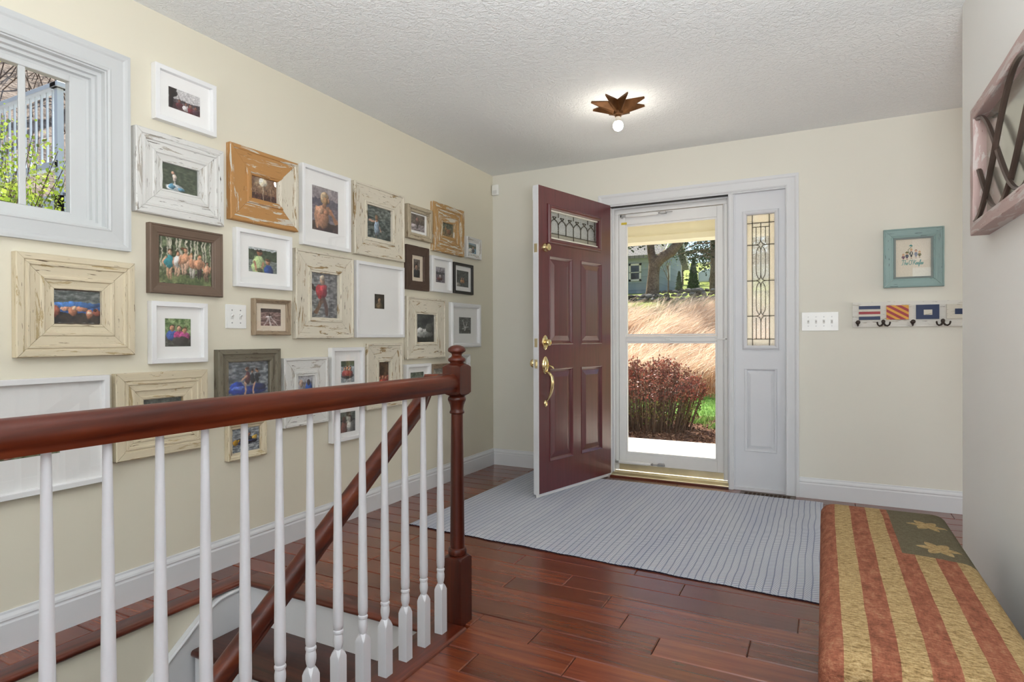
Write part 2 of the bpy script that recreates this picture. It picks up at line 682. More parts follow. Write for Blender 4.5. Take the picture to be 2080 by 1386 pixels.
def nosing_profile(w, t, r):
    """flat board with a rounded front; (a, z) with the front at a = w"""
    pr = [(0, 0), (0, -t)]
    for i in range(7):
        a = -PI / 2 + PI * i / 6
        pr.append((w - r + r * math.cos(a), -t / 2 + t / 2 * math.sin(a)))
    return pr


b_ = MB()
pr = nosing_profile(.085, .026, .012)
b_.prism([(.126 + a, z) for a, z in pr], 'y', -2.3, SY1 + .085)
b_.build('ledge_nosing', NOSEW_Y, floor, smooth=40)
b_ = MB()
b_.prism([(SY1 + .084 - a * 1.15, z) for a, z in pr], 'x', .2, 1.205)
b_.build('landing_nosing', NOSEW_X, floor, smooth=40)
# shoe board under the balusters
b_ = MB()
pr = [(1.19, -.03), (1.19, .010)]
for i in range(6):
    a = PI / 2 - PI / 2 * i / 5
    pr.append((1.318 + .012 * math.cos(a), -.002 + .012 * math.sin(a)))
pr.append((1.33, -.013))
b_.prism(pr, 'y', -2.3, 1.858)
b_.build('balustrade_shoe', NOSEW_Y, floor, smooth=50)

# ------------------------------------------------------------------ stairwell and stairs
b_ = MB()
b_.box(.06, .185, -4, SY1 + .1, -2.7, -.02)
struct(b_.build('wall_stairwell_left', WALL_L), 'cream wall of the stairwell under the floor ledge')
b_ = MB()
b_.box(1.202, 1.3, -4, 1.86, -2.7, -.03)
struct(b_.build('wall_stairwell_right', WALL_F), 'stairwell wall below the balusters')
b_ = MB()
b_.box(.06, 1.3, SY1 + .1, SY1 + .2, -2.7, -.25)
b_.box(.06, 1.3, -4.1, -4, -2.7, -.25)
struct(b_.build('wall_stairwell_end', WALL_F), 'stairwell end wall')
b_ = MB()
b_.box(.06, 1.3, -4.1, SY1 + .2, -2.8, -2.7)
struct(b_.build('floor_lower', TREADW), 'lower stair floor')

stairs = thing('staircase', 'stairs going down beside the ledge, dark treads with white risers', 'staircase', (.7, SY1, -2.7))
RISE, RUN = .19, .262


def at_par(o, parent):
    o.parent = parent
    o.matrix_parent_inverse = Matrix.Translation(-Vector(parent.location))
    return o


for i in range(7):
    z = -RISE * (i + 1)
    yb = SY1 + .012 - RUN * i
    rb = MB()
    rb.box(.222, 1.2, yb, yb + .018, z - .0, z + RISE - .027)
    at_par(rb.build('riser', TRIM), stairs)
    tb = MB()
    pr = nosing_profile(RUN + .04, .028, .013)
    tb.prism([(yb + .018 - a, z + zz) for a, zz in pr], 'x', .226, 1.2)
    at_par(tb.build('tread', TREADW, smooth=40), stairs)
# skirt board against the left stairwell wall
sk = MB()
poly = [(SY1 + .09, -.028), (SY1 + .09, -.45), (SY1 - 7 * RUN, -.45 - 7.2 * RISE), (SY1 - 7 * RUN, -.012 - 6.55 * RISE)]
top = [(1.45, -.195), (1.56, -.108), (1.625, -.06), (1.68, -.033), (1.73, -.028)]
sk.prism(poly + top, 'x', .186, .212)
at_par(sk.build('skirt_board', TRIM), stairs)
cp = MB()
pth = [(SY1 - 7 * RUN, -.012 - 6.55 * RISE)] + top + [(SY1 + .085, -.028)]
cp.tube([(.214, y, z - .006) for y, z in pth], .007, 8)
at_par(cp.build('skirt_cap', TRIM, smooth=60), stairs)

# ------------------------------------------------------------------ balustrade
NX, NY = 1.264, 1.90
bal = thing('stair_balustrade', 'cherry-topped stair balustrade with slender white turned balusters and newel post', 'railing', (NX, NY, 0))


def square_turning(mb, sq, lathes, cx_, cy_, w):
    for z0, z1, ch0, ch1 in sq:
        h = w / 2
        rings = []
        k = .55
        zs = []
        if ch0:
            zs += [(h * k * 1.05, z0), (h, z0 + ch0)]
        else:
            zs += [(h, z0)]
        if ch1:
            zs += [(h, z1 - ch1), (h * k * 1.05, z1)]
        else:
            zs += [(h, z1)]
        vs = []
        for i, (hh, z) in enumerate(zs):
            # an octagon whose corners close up to a square away from the ends
            e = hh if hh >= h * .99 else hh
            c = h * .0 if hh >= h * .99 else 0
            vs += [(-hh, -hh, z), (hh, -hh, z), (hh, hh, z), (-hh, hh, z)]
        n = len(zs)
        fs = [(i * 4 + j, i * 4 + (j + 1) % 4, i * 4 + 4 + (j + 1) % 4, i * 4 + 4 + j) for i in range(n - 1) for j in range(4)]
        fs += [(0, 1, 2, 3), tuple(range(4 * n - 4, 4 * n))]
        mb.add([(a + cx_, b2 + cy_, z) for a, b2, z in vs], fs)
    for prof in lathes:
        mb.lathe(prof, (cx_, cy_, 0), 20)


def bevel_corner_block(mb, cx_, cy_, w, z0, z1, c0, c1):
    """square block whose vertical edges die into lamb's-tongue points at top and/or bottom"""
    h = w / 2

    def ring(cut, ins, z):
        a = h - ins
        pts = []
        for sx, sy in ((-1, -1), (1, -1), (1, 1), (-1, 1)):
            p1 = (sx * a, sy * (a - cut))
            p2 = (sx * (a - cut), sy * a)
            pts += [p1, p2] if (sx * sy) > 0 else [p2, p1]
        # order: going counter-clockwise
        pts = []
        for (sx, sy), first in (((-1, -1), 0), ((1, -1), 1), ((1, 1), 0), ((-1, 1), 1)):
            q = [(sx * a, sy * (a - cut)), (sx * (a - cut), sy * a)]
            if first:
                q = q[::-1]
            pts += q
        return [(cx_ + x, cy_ + y, z) for x, y in pts]
    rs = []
    e = w * .004
    if c0:
        rs += [ring(w * .29, w * .16, z0), ring(w * .16, w * .02, z0 + c0 * .55), ring(e, 0, z0 + c0)]
    else:
        rs += [ring(e, 0, z0)]
    if c1:
        rs += [ring(e, 0, z1 - c1), ring(w * .16, w * .02, z1 - c1 * .55), ring(w * .29, w * .16, z1)]
    else:
        rs += [ring(e, 0, z1)]
    vs = [p for r in rs for p in r]
    n = len(rs)
    fs = [(i * 8 + j, i * 8 + (j + 1) % 8, i * 8 + 8 + (j + 1) % 8, i * 8 + 8 + j) for i in range(n - 1) for j in range(8)]
    fs += [tuple(range(8))[::-1], tuple(range(8 * n - 8, 8 * n))]
    mb.add(vs, fs)


def newel(at):
    p_ = MB()
    bevel_corner_block(p_, 0, 0, .077, 0, .258, 0, .018)
    p_.lathe([(.024, .25), (.034, .256), (.0355, .263), (.0355, .271), (.033, .278), (.0275, .281), (.0272, .3), (.0226, .775),
              (.0226, .781), (.027, .783), (.0285, .787), (.027, .791), (.0245, .794), (.024, .80), (.0265, .815), (.031, .826),
              (.034, .832), (.0345, .838), (.032, .844), (.026, .849)], seg=28)
    bevel_corner_block(p_, 0, 0, .077, .846, .972, .016, .016)
    o = p_.build('newel_post', NEWELW, bal, smooth=35)
    o.location = at
    f_ = MB()
    f_.lathe([(.025, .970), (.026, .974), (.032, .978), (.0335, .983), (.031, .989), (.024, .993), (.019, .999), (.0195, 1.005),
              (.026, 1.010), (.0325, 1.014), (.034, 1.020), (.0315, 1.027), (.024, 1.033), (.014, 1.037), (.002, 1.0385)], seg=28)
    f_.build('finial', NEWELW, o, smooth=40)
    return o


newel((0, 0, 0))
newel((0, -2.35, 0))
bm_ = MB()
bevel_corner_block(bm_, 0, 0, .032, .010, .186, 0, .022)
bm_.lathe([(.0095, .182), (.0105, .188), (.0128, .196), (.0142, .206), (.0142, .216), (.0128, .226), (.0115, .229), (.0140, .231),
           (.0148, .235), (.0140, .239), (.0118, .241), (.0118, .243), (.0138, .246), (.0146, .262), (.0140, .35), (.0078, .872)], seg=18)
proto = bm_.build('baluster', BALW, bal, smooth=35)
by = [0.560 + .1022 * i for i in range(13)]
by = [.56 - .1022 * i for i in range(9, 0, -1)] + by
for i, y in enumerate(by):
    o = proto if i == 0 else proto.copy()
    if i:
        C.objects.link(o)
    o.location = (.001, y - NY, 0)
sec = [(-.022, -.033), (.022, -.033), (.024, -.024), (.0245, -.018), (.030, -.014), (.0315, 0), (.029, .016), (.023, .026), (.012, .031),
       (0, .0325), (-.012, .031), (-.023, .026), (-.029, .016), (-.0315, 0), (-.030, -.014), (-.0245, -.018), (-.024, -.024)]
hr = MB()
hr.sweep(sec, [(0, -.036, .898), (0, -2.32, .898)])
hr.build('handrail', RAILW, bal, smooth=55)
# the rail that follows the stairs down, returned level to the newel
dr = MB()
sec2 = [(a * .82, b_2 * .92) for a, b_2 in sec]
dr.sweep(sec2, [(1.236 - NX, 1.925 - NY, .900), (1.118 - NX, 1.925 - NY, .900), (1.118 - NX, 1.90 - NY, .868), (1.118 - NX, 1.86 - NY, .811), (1.118 - NX, 1.0 - NY, .197),
                (1.118 - NX, -.1 - NY, -.588)])
dr.build('stair_handrail', RAILW, bal, smooth=55)
for yy in (.72, -.05):
    zz = .197 + (yy - 1.0) * .714
    br = MB()
    br.tube([(1.118 - NX, yy - NY, zz - .025), (1.118 - NX, yy - NY, zz - .06), (1.16 - NX, yy - NY, zz - .085), (1.2 - NX, yy - NY, zz - .085)], .006, 8)
    br.build('rail_bracket', BRASS_D, bal, smooth=50)

# ------------------------------------------------------------------ left window
def casing_frame(mb, axis_plane, a0, a1, z0, z1, w, bottom=True, prof=None):
    """mitred casing round an opening; inner edge a0..a1, z0..z1. mapper axis_plane(a, z, h)"""
    prof = prof or [(0, 0), (0, .012), (.008, .016), (.012, .0135), (.055, .0155), (.062, .020), (.070, .022), (w, .022), (w, 0)]
    sides = [((a0, z0), (a0, z1), (-1, 0)), ((a0, z1), (a1, z1), (0, 1)), ((a1, z1), (a1, z0), (1, 0))]
    if bottom:
        sides.append(((a1, z0), (a0, z0), (0, -1)))
    n = len(prof)
    for (p0, p1, o) in sides:
        d = (p1[0] - p0[0], p1[1] - p0[1])
        L = math.hypot(*d)
        d = (d[0] / L, d[1] / L)
        e0 = 0 if (not bottom and p0 == (a0, z0)) else 1
        e1 = 0 if (not bottom and p1 == (a1, z0)) else 1
        vs = []
        for t, h in prof:
            vs.append(axis_plane(p0[0] + o[0] * t - d[0] * t * e0, p0[1] + o[1] * t - d[1] * t * e0, h))
        for t, h in prof:
            vs.append(axis_plane(p1[0] + o[0] * t + d[0] * t * e1, p1[1] + o[1] * t + d[1] * t * e1, h))
        fs = [(i, (i + 1) % n, n + (i + 1) % n, n + i) for i in range(n)] + [tuple(range(n))[::-1], tuple(range(n, 2 * n))]
        mb.add(vs, fs)


win = struct(bpy.data.objects.new('window_1', None), 'white sliding window with a vertical grille bar in the cream wall')
C.objects.link(win)
cs = MB()
casing_frame(cs, lambda a, z, h: (h, a, z), WY0 + .02, 1.352, 1.496, 2.11, .081)
cs.build('window_casing', WTRIM, win)
jb = MB()
for x0, x1, ins in ((-.022, .003, 0), (-.04, -.022, .014), (-.06, -.04, .026), (-.14, -.06, .036)):
    t_ = .006 + ins
    jb.box(x0, x1, WY1 - t_, WY1 + .004, WZ0 + t_, WZ1 - t_)
    jb.box(x0, x1, WY0 - .004, WY1 + .004, WZ0 - .004, WZ0 + t_)
    jb.box(x0, x1, WY0 - .004, WY1 + .004, WZ1 - t_, WZ1 + .004)
    jb.box(x0, x1, WY0 - .004, WY0 + t_, WZ0 + t_, WZ1 - t_)
jb.build('window_jamb', VINYL, win)
ga = (WY0 + .07, 1.255, 1.548, 2.047)
sa = MB()
sx0, sx1 = -.095, -.061
for yy0, yy1, zz0, zz1 in ((WY0 + .018, ga[0], WZ0 + .018, WZ1 - .018), (ga[1], 1.316, WZ0 + .018, WZ1 - .018),
                           (ga[0], ga[1], WZ0 + .018, ga[2]), (ga[0], ga[1], ga[3], WZ1 - .018)):
    sa.box(sx0, sx1, yy0, yy1, zz0, zz1)
sa.build('sash', VINYL, win, bevel=.002)
gb = MB()
for y_ in (1.103, .82, .56):
    gb.box(-.074, -.064, y_ - .011, y_ + .011, ga[2], ga[3])
gb.build('grille_bar', VINYL, win, bevel=.002)
gg = MB()
gg.box(-.071, -.067, ga[0] - .002, ga[1] + .002, ga[2] - .002, ga[3] + .002)
gg.build('pane', GLASS, win)

# ------------------------------------------------------------------ door surround
dc = struct(bpy.data.objects.new('door_casing', None), 'white moulded casing and jambs around door and sidelight')
C.objects.link(dc)
dc.name = 'trim_1'
cs = MB()
casing_frame(cs, lambda a, z, h: (a, D - h, z), 1.025, 2.259, 0.0, 2.080, .081, bottom=False)
cs.build('door_casing', TRIM, dc)
jb = MB()
jb.box(1.0, 1.032, D - .004, D + .14, 0, 2.070)
jb.box(1.0, 2.28, D - .004, D + .14, 2.070, 2.1)
jb.box(1.032, 1.046, D + .045, D + .075, .03, 2.07)
jb.box(1.046, 1.88, D + .045, D + .075, 2.056, 2.07)
jb.build('door_jamb', TRIM, dc, bevel=.002)
jb = MB()
jb.box(1.893, 1.926, D - .008, D + .14, 0, 2.0695)
jb.box(1.899, 1.920, D - .013, D - .0081, 0, 2.0695)
jb.box(1.88, 1.8929, D + .045, D + .075, .03, 2.0695)
jb.build('mullion_post', TRIM, dc, bevel=.002)
jb = MB()
jb.box(1.8925, 1.8955, D + .0, D + .044, .04, 2.06)
jb.box(1.032, 1.893, D + .0, D + .044, 2.066, 2.0705)
jb.build('weatherstrip', DARKGAP, dc)
jb = MB()
jb.box(2.2585, 2.28, D - .004, D + .14, 0, 2.0695)
jb.build('side_jamb', TRIM, dc, bevel=.002)
th = MB()
th.prism([(D + .005, 0.002), (D + .012, .018), (D + .06, .026), (D + .065, .034), (D + .10, .034), (D + .14, .02), (D + .16, -.01), (D + .005, -.01)], 'x', 1.03, 1.896)
th.build('brass_threshold', BRASS_D, dc)
th = MB()
th.box(1.02, 1.9, D - .004, D + .005, -.001, .014)
th.build('wooden_sill_strip', NOSEW_X, dc, bevel=.003)


def raised_panel(mb, u0, u1, z0, z1, y, sgn, depth=.012, mould=.016, slope=.045):
    """recessed ogee then raised field, on a face at y; sgn = outward direction of the face in y"""
    def ring(ins, off):
        return [(u0 + ins, y + sgn * off, z0 + ins), (u1 - ins, y + sgn * off, z0 + ins), (u1 - ins, y + sgn * off, z1 - ins), (u0 + ins, y + sgn * off, z1 - ins)]
    rings = [ring(-.001, -depth - .004), ring(0, .001), ring(.004, .0045), ring(.009, .001), ring(mould, -depth), ring(mould + .006, -depth), ring(mould + slope, -.001), ring(mould + slope + .004, -.0005)]
    vs = [p for r in rings for p in r]
    fs = [(i * 4 + j, i * 4 + (j + 1) % 4, i * 4 + 4 + (j + 1) % 4, i * 4 + 4 + j) for i in range(len(rings) - 1) for j in range(4)]
    fs.append(tuple(range(len(vs) - 4, len(vs))))
    mb.add(vs, fs)


def frame_mould(mb, u0, u1, z0, z1, y, sgn, w, hgt):
    """moulded ring round a light: u0..z1 is the inner edge, w its width"""
    prof = [(0, -.002), (0, hgt * .35), (w * .2, hgt * .75), (w * .45, hgt), (w * .7, hgt * .85), (w * .85, hgt * .4), (w, hgt * .35), (w, -.002)]
    rings = [[(u0 - t, y + sgn * h, z0 - t), (u1 + t, y + sgn * h, z0 - t), (u1 + t, y + sgn * h, z1 + t), (u0 - t, y + sgn * h, z1 + t)] for t, h in prof]
    vs = [p for r in rings for p in r]
    n = len(rings)
    fs = [(i * 4 + j, i * 4 + (j + 1) % 4, ((i + 1) % n) * 4 + (j + 1) % 4, ((i + 1) % n) * 4 + j) for i in range(n) for j in range(4)]
    mb.add(vs, fs)


def bar2(mb, a, b2, y, w, t):
    """flat bar in an x-z plane from a to b2"""
    ax, az = a
    bx, bz = b2
    L = math.hypot(bx - ax, bz - az)
    if L < 1e-6:
        return
    nx, nz = -(bz - az) / L * w / 2, (bx - ax) / L * w / 2
    mb.prism([(ax + nx, az + nz), (bx + nx, bz + nz), (bx - nx, bz - nz), (ax - nx, az - nz)], 'y', y - t / 2, y + t / 2)


# sidelight
sl = struct(bpy.data.objects.new('window_2', None), 'white sidelight with leaded glass above a raised panel, right of the front door')
C.objects.link(sl)
yF = D + .028
GX0, GX1, GZ0, GZ1 = 2.012, 2.189, 1.010, 1.916
sb = MB()
for x0, x1, z0, z1 in ((1.924, GX0, .02, 2.075), (GX1, 2.258, .02, 2.075), (GX0, GX1, GZ1, 2.075), (GX0, GX1, .85, GZ0), (GX0, GX1, .02, .272)):
    sb.box(x0, x1, yF, yF + .045, z0, z1)
sb.box(GX0 - .001, GX1 + .001, yF + .016, yF + .045, .27, .852)
sb.box(1.9245, 1.934, yF - .01, yF + .001, .02, 2.07)
sb.box(2.247, 2.2565, yF - .01, yF + .001, .02, 2.07)
sb.box(1.92, 2.258, yF - .014, yF + .04, .0, .022)
sb.build('sidelight_slab', TRIM_D, sl)
pb = MB()
raised_panel(pb, 1.994, 2.205, .272, .850, yF, -1, .010, .014, .026)
pb.build('raised_panel', TRIM_D, sl)
mb_ = MB()
frame_mould(mb_, GX0, GX1, GZ0, GZ1, yF, -1, .033, .016)
mb_.build('glass_moulding', TRIM_D, sl)
gx = [GX0, GX0 + .034, GX1 - .034, GX1]
gz = [GZ1, GZ1 - .056, GZ1 - .208, GZ1 - .457, GZ1 - .702, GZ1 - .862, GZ0]
yG = yF + .022
for i in range(3):
    for j in range(6):
        g_ = MB()
        g_.box(gx[i] + .0006, gx[i + 1] - .0006, yG - .002, yG + .002, gz[j + 1] + .0006, gz[j] - .0006)
        g_.build('glass_piece', LEADGLASS if i != 1 or j in (0, 5) else CLEARLEAD, sl)
cm = MB()
for x in gx[1:3]:
    bar2(cm, (x, GZ0), (x, GZ1), yG, .005, .008)
for z in gz[1:-1]:
    if z in (gz[2], gz[3], gz[4]):
        bar2(cm, (GX0, z), (GX0 + .060, z), yG, .005, .008)
        bar2(cm, (GX1 - .060, z), (GX1, z), yG, .005, .008)
    else:
        bar2(cm, (GX0, z), (GX1, z), yG, .005, .008)
mx_ = (GX0 + GX1) / 2
for z in gz[2:5]:                       # four-pointed stars with curved-in sides
    for sx in (-1, 1):
        for sz in (-1, 1):
            pts = []
            for q in range(7):
                t = q / 6
                # concave quarter between (0, .045) and (.033, 0)
                pts.append((mx_ + sx * .033 * (1 - math.cos(t * PI / 2)) if False else mx_ + sx * .033 * t ** 2.0, z + sz * .047 * (1 - t) ** 2.0))
            for a, b2 in zip(pts[:-1], pts[1:]):
                bar2(cm, a, b2, yG, .0045, .008)
for x in (-.030, 0, .030):
    for za, zb in ((gz[1] - .028, gz[2] + (.047 if x == 0 else .012)), (gz[2] - .047, gz[3] + .047), (gz[3] - .047, gz[4] + .047), (gz[4] - (.047 if x == 0 else .012), gz[5])):
        if x != 0 and abs(za - (gz[2] - .047)) < .001 or x != 0 and abs(za - (gz[3] - .047)) < .001:
            # bowed pair between the stars
            pts = []
            for q in range(9):
                t = q / 8
                z = za + .034 + (zb - za - .068) * t
                pts.append((mx_ + x * (1.0 - .55 * (abs(2 * t - 1) ** 6)), z))
            for a, b2 in zip(pts[:-1], pts[1:]):
                bar2(cm, a, b2, yG, .0045, .008)
        elif x == 0 and za in (gz[2] - .047, gz[3] - .047):
            bar2(cm, (mx_, za), (mx_, zb), yG, .0045, .008)
        else:
            bar2(cm, (mx_ + x, za), (mx_ + x, zb), yG, .0045, .008)
bar2(cm, (gx[1], gz[1] - .028), (gx[2], gz[1] - .028), yG, .0045, .008)
bar2(cm, (mx_, gz[1] - .028), (mx_, gz[1]), yG, .0045, .008)
cm.build('lead_came', LEAD, sl)

# ------------------------------------------------------------------ storm door
st = struct(bpy.data.objects.new('door_2', None), 'closed white full-view storm door with two panes')
C.objects.link(st)
YS = D + .115
fr = MB()
fr.box(1.0325, 1.066, YS - .012, YS + .03, .036, 2.028)
fr.box(1.846, 1.8925, YS - .012, YS + .03, .036, 2.028)
fr.box(1.0325, 1.8925, YS - .012, YS + .03, 2.0285, 2.0695)
fr.box(1.846, 1.852, YS - .02, YS - .0125, .036, 2.028)
fr.build('outer_frame', ALU, st, bevel=.002)
for nm, bx in (('stile', (1.068, 1.12, .085, 2.024)), ('stile', (1.800, 1.843, .085, 2.024)), ('top_rail', (1.12, 1.80, 1.942, 2.024)),
               ('bottom_rail', (1.12, 1.80, .085, .168)), ('middle_rail', (1.12, 1.80, 1.036, 1.080))):
    m_ = MB()
    m_.box(bx[0], bx[1], YS - .008, YS + .028, bx[2], bx[3])
    if nm == 'middle_rail':
        m_.box(bx[0], bx[1], YS - .014, YS - .006, 1.064, 1.078)
        m_.box(1.43, 1.47, YS - .022, YS - .012, 1.048, 1.062)
    m_.build(nm, ALU, st, bevel=.003)
for z0, z1 in ((1.082, 1.942), (.168, 1.036)):
    m_ = MB()
    for x0, x1, a, b2 in ((1.12, 1.133, z0, z1), (1.787, 1.80, z0, z1), (1.133, 1.787, z1 - .013, z1), (1.133, 1.787, z0, z0 + .013)):
        m_.box(x0, x1, YS - .003, YS + .02, a, b2)
    m_.build('glazing_bead', ALU, st, bevel=.0015)
    m_ = MB()
    m_.box(1.13, 1.79, YS + .008, YS + .012, z0 + .01, z1 - .01)
    m_.build('pane', GLASS, st)
m_ = MB()
m_.box(1.068, 1.843, YS + .0, YS + .02, .036, .086)
m_.build('sweep', BRASS_D, st)
for z, xa, xb in ((2.005, 1.09, 1.46), (.105, 1.03, 1.44)):
    m_ = MB()
    m_.lathe([(.010, 0), (.013, .004), (.013, .23), (.010, .236), (.010, .25)], (xa + .045, YS - .042, z), 16, 'x')
    m_.build('closer_tube', ALU, st, smooth=40)
    m_ = MB()
    m_.lathe([(.004, 0), (.004, .11)], (xa + .29, YS - .042, z), 8, 'x')
    m_.box(xa, xa + .05, YS - .048, YS - .036, z - .008, z + .008)
    m_.box(xa, xa + .012, YS - .048, YS - .012, z - .012, z + .012)
    m_.box(xb - .065, xb - .02, YS - .05, YS - .008, z - .007, z + .009)
    m_.box(xb - .11, xb - .1, YS - .05, YS - .034, z - .009, z + .009)
    m_.build('closer_rod', STEEL, st, bevel=.001)
m_ = MB()
m_.box(1.862, 1.876, YS - .03, YS - .012, .93, 1.15)
m_.tube([(1.868, YS - .03, 1.055), (1.862, YS - .05, 1.055), (1.83, YS - .053, 1.052), (1.79, YS - .045, 1.058)], [.006, .006, .005, .004], 8)
m_.build('handle', ALU, st, bevel=.001)
m_ = MB()
m_.box(1.088, 1.132, YS - .0095, YS - .008, 1.945, 1.962)
m_.build('sticker', paint('yellow_sticker', '#D8BE3C', .5), st)

# ------------------------------------------------------------------ open entrance door (local: x = distance from hinge, -y = outside face)
BURG, nt, b = mat_new('burgundy_door_paint')
gv = coords(nt, 'Object', (38, 38, 2.2))
gn = noise(nt, gv, 1.0, 5, .6, .5)
nt.links.new(ramp(nt, gn, [(.3, '#4E2024'), (.7, '#60292C')]), b.inputs['Base Color'])
b.inputs['Roughness'].default_value = .3
b.inputs['Coat Weight'].default_value = .5
b.inputs['Coat Roughness'].default_value = .22
bump(nt, b, gn, .35, .0012)
fd = struct(bpy.data.objects.new('door_1', None), 'open burgundy six-panel entrance door with brass hardware')
C.objects.link(fd)
A_ = Vector((1.045, 4.41, 0))
B_ = Vector((.825, 3.58, 0))
dv = (B_ - A_).normalized()
# local x = dv (hinge to free edge), local y must point to the inside face (left/back of the seen face)
ny = Vector((-dv.y, dv.x, 0))           # rotate dv by +90 degrees
toward_cam = (Vector((2.48, 0, 0)) - A_)
ang = math.atan2(dv.y, dv.x)
fd.location = (A_.x, A_.y, 0)
fd.rotation_euler = (0, 0, ang)
S_ = 1 if ny.dot(toward_cam) > 0 else -1     # outward sign (face seen by the camera) in local y
DW, DZ0, DZ1, DT = .86, .036, 2.074, .044


def dbox(mb, u0, u1, z0, z1, d0=0.0, d1=DT, mi=0):
    """door box: d = depth behind the seen face"""
    y = sorted((-S_ * d0, -S_ * d1))
    mb.box(u0, u1, y[0], y[1], z0, z1, mi)


PU = ((.122, .388), (.486, .750))
PZ = ((.236, .860), (1.022, 1.619))
LITE = (.166, .733, 1.735, 1.932)
for nm, bx in (('stile', (0.002, .122, DZ0, DZ1)), ('stile', (.750, DW, DZ0, DZ1)), ('stile', (.388, .486, .236, 1.619)),
               ('rail', (.122, .750, DZ0, .236)), ('rail', (.122, .388, .860, 1.022)), ('rail', (.486, .750, .860, 1.022)),
               ('rail', (.122, .750, 1.619, 1.735)), ('rail', (.122, .750, LITE[3], DZ1)), ('rail', (.122, LITE[0], 1.735, LITE[3])), ('rail', (LITE[1], .750, 1.735, LITE[3]))):
    m_ = MB()
    dbox(m_, *bx)
    m_.build(nm, BURG, fd, fix=True)
m_ = MB()
dbox(m_, .388, .486, .860, 1.022, .0002)
m_.build('rail', BURG, fd)
for u0, u1 in PU:
    for z0, z1 in PZ:
        m_ = MB()
        raised_panel(m_, u0, u1, z0, z1, 0, S_, .010, .02, .038)
        dbox(m_, u0, u1, z0, z1, .016, DT - .006)
        m_.build('raised_panel', BURG, fd)
m_ = MB()
frame_mould(m_, LITE[0], LITE[1], LITE[2], LITE[3], 0, S_, .034, .015)
m_.build('glass_moulding', BURG, fd)
m_ = MB()
m_.box(LITE[0] - .002, LITE[1] + .002, min(-S_ * .006, -S_ * DT), max(-S_ * .006, -S_ * DT), LITE[2] - .002, LITE[2] + .012)
m_.box(LITE[0] - .002, LITE[1] + .002, min(-S_ * .006, -S_ * DT), max(-S_ * .006, -S_ * DT), LITE[3] - .01, LITE[3] + .002)
m_.build('glass_stop', paint('cream_glass_stop', '#DAD6C8', .5), fd)
# leaded light in the door
yL = -S_ * .02
us = [LITE[0], LITE[0] + .022] + [LITE[0] + .022 + (LITE[1] - LITE[0] - .044) * i / 6 for i in range(1, 7)] + [LITE[1]]
zs_ = [LITE[2] + .01, LITE[2] + .042, LITE[2] + .128, LITE[3] - .008]
for i in range(len(us) - 1):
    for j in range(3):
        g_ = MB()
        g_.box(us[i] + .0005, us[i + 1] - .0005, yL - .002, yL + .002, zs_[j] + .0005, zs_[j + 1] - .0005)
        g_.build('glass_piece', CLEARLEAD if j else LEADGLASS, fd)
cm = MB()
for z in (zs_[0], zs_[1]):
    bar2(cm, (us[0], z), (us[-1], z), yL, .005, .008)
for i, u in enumerate(us[1:-1]):
    top_ = zs_[2] - .02 if 0 < i < 6 else zs_[3]
    bar2(cm, (u, zs_[1]), (u, top_), yL, .0045, .008)
    if i % 2 == 1:
        bar2(cm, (u, zs_[0] - .01), (u, zs_[1]), yL, .0045, .008)
        bar2(cm, (u, zs_[2] + .03), (u, zs_[3]), yL, .0045, .008)
for i in range(1, 7):
    a0, a1 = us[i], us[i + 1]
    pts = []
    for q in range(9):
        t = q / 8
        pts.append((a0 + (a1 - a0) * t, zs_[2] - .02 + .032 * math.sin(PI * t) ** .8))
    for a, b2 in zip(pts[:-1], pts[1:]):
        bar2(cm, a, b2, yL, .0045, .008)
    c_ = (a0 + a1) / 2
    zc = zs_[2] + .012
    bar2(cm, (c_, zc), (c_ + .02, zc + .018), yL, .004, .008)
    bar2(cm, (c_, zc), (c_ - .02, zc + .018), yL, .004, .008)
for i in range(1, 7):
    c_ = (us[i] + us[i + 1]) / 2
    n_ = (us[min(i + 1, 6)] + us[min(i + 2, 7)]) / 2
    bar2(cm, (c_ - .02, zs_[2] + .03), (c_ + .02, zs_[2] + .03), yL, .004, .008)
cm.build('lead_came', LEAD, fd)
m_ = MB()
m_.box(DW - .0005, DW + .003, min(0, -S_ * DT), max(0, -S_ * DT), DZ0, DZ1)
m_.box(0, DW, min(-S_ * DT, -S_ * (DT + .003)), max(-S_ * DT, -S_ * (DT + .003)), DZ0, DZ1)
m_.box(0.0, DW, min(-S_ * .002, -S_ * DT), max(-S_ * .002, -S_ * DT), DZ0 - .008, DZ0)
o = m_.build('white_inside_face', TRIM_D, fd)
o['label'] = 'white painted inside face and edge'


def mesh_on_face(mb, u, z):
    """local lathe axis y from the seen face outwards: builds with axis 'y' where + is out"""
    mat = Matrix.Translation((u, 0, z)) @ Matrix.Diagonal((1, S_, 1, 1))
    return mb.xform(mat)


# deadbolt (upper)
m_ = MB()
m_.lathe([(.030, 0), (.030, .010), (.026, .016), (.022, .022), (.022, .034), (.015, .036)], seg=24, axis='y')
m_.box(-.002, .002, .030, .0365, -.008, .008)
mesh_on_face(m_, .793, 1.668).build('deadbolt', BRASS, fd, smooth=40)
# deadbolt (ornate, lower)
m_ = MB()
m_.lathe([(.030, 0), (.030, .003), (.026, .007), (.020, .009)], seg=28, axis='y', sy=1.62)
mesh_on_face(m_, .796, 1.036).build('lock_plate', BRASS, fd, smooth=40)
m_ = MB()
m_.lathe([(.018, .006), (.017, .016), (.022, .026), (.0235, .034), (.020, .040), (.010, .043)], seg=24, axis='y')
mesh_on_face(m_, .796, 1.036).build('lock_cylinder', BRASS, fd, smooth=40)
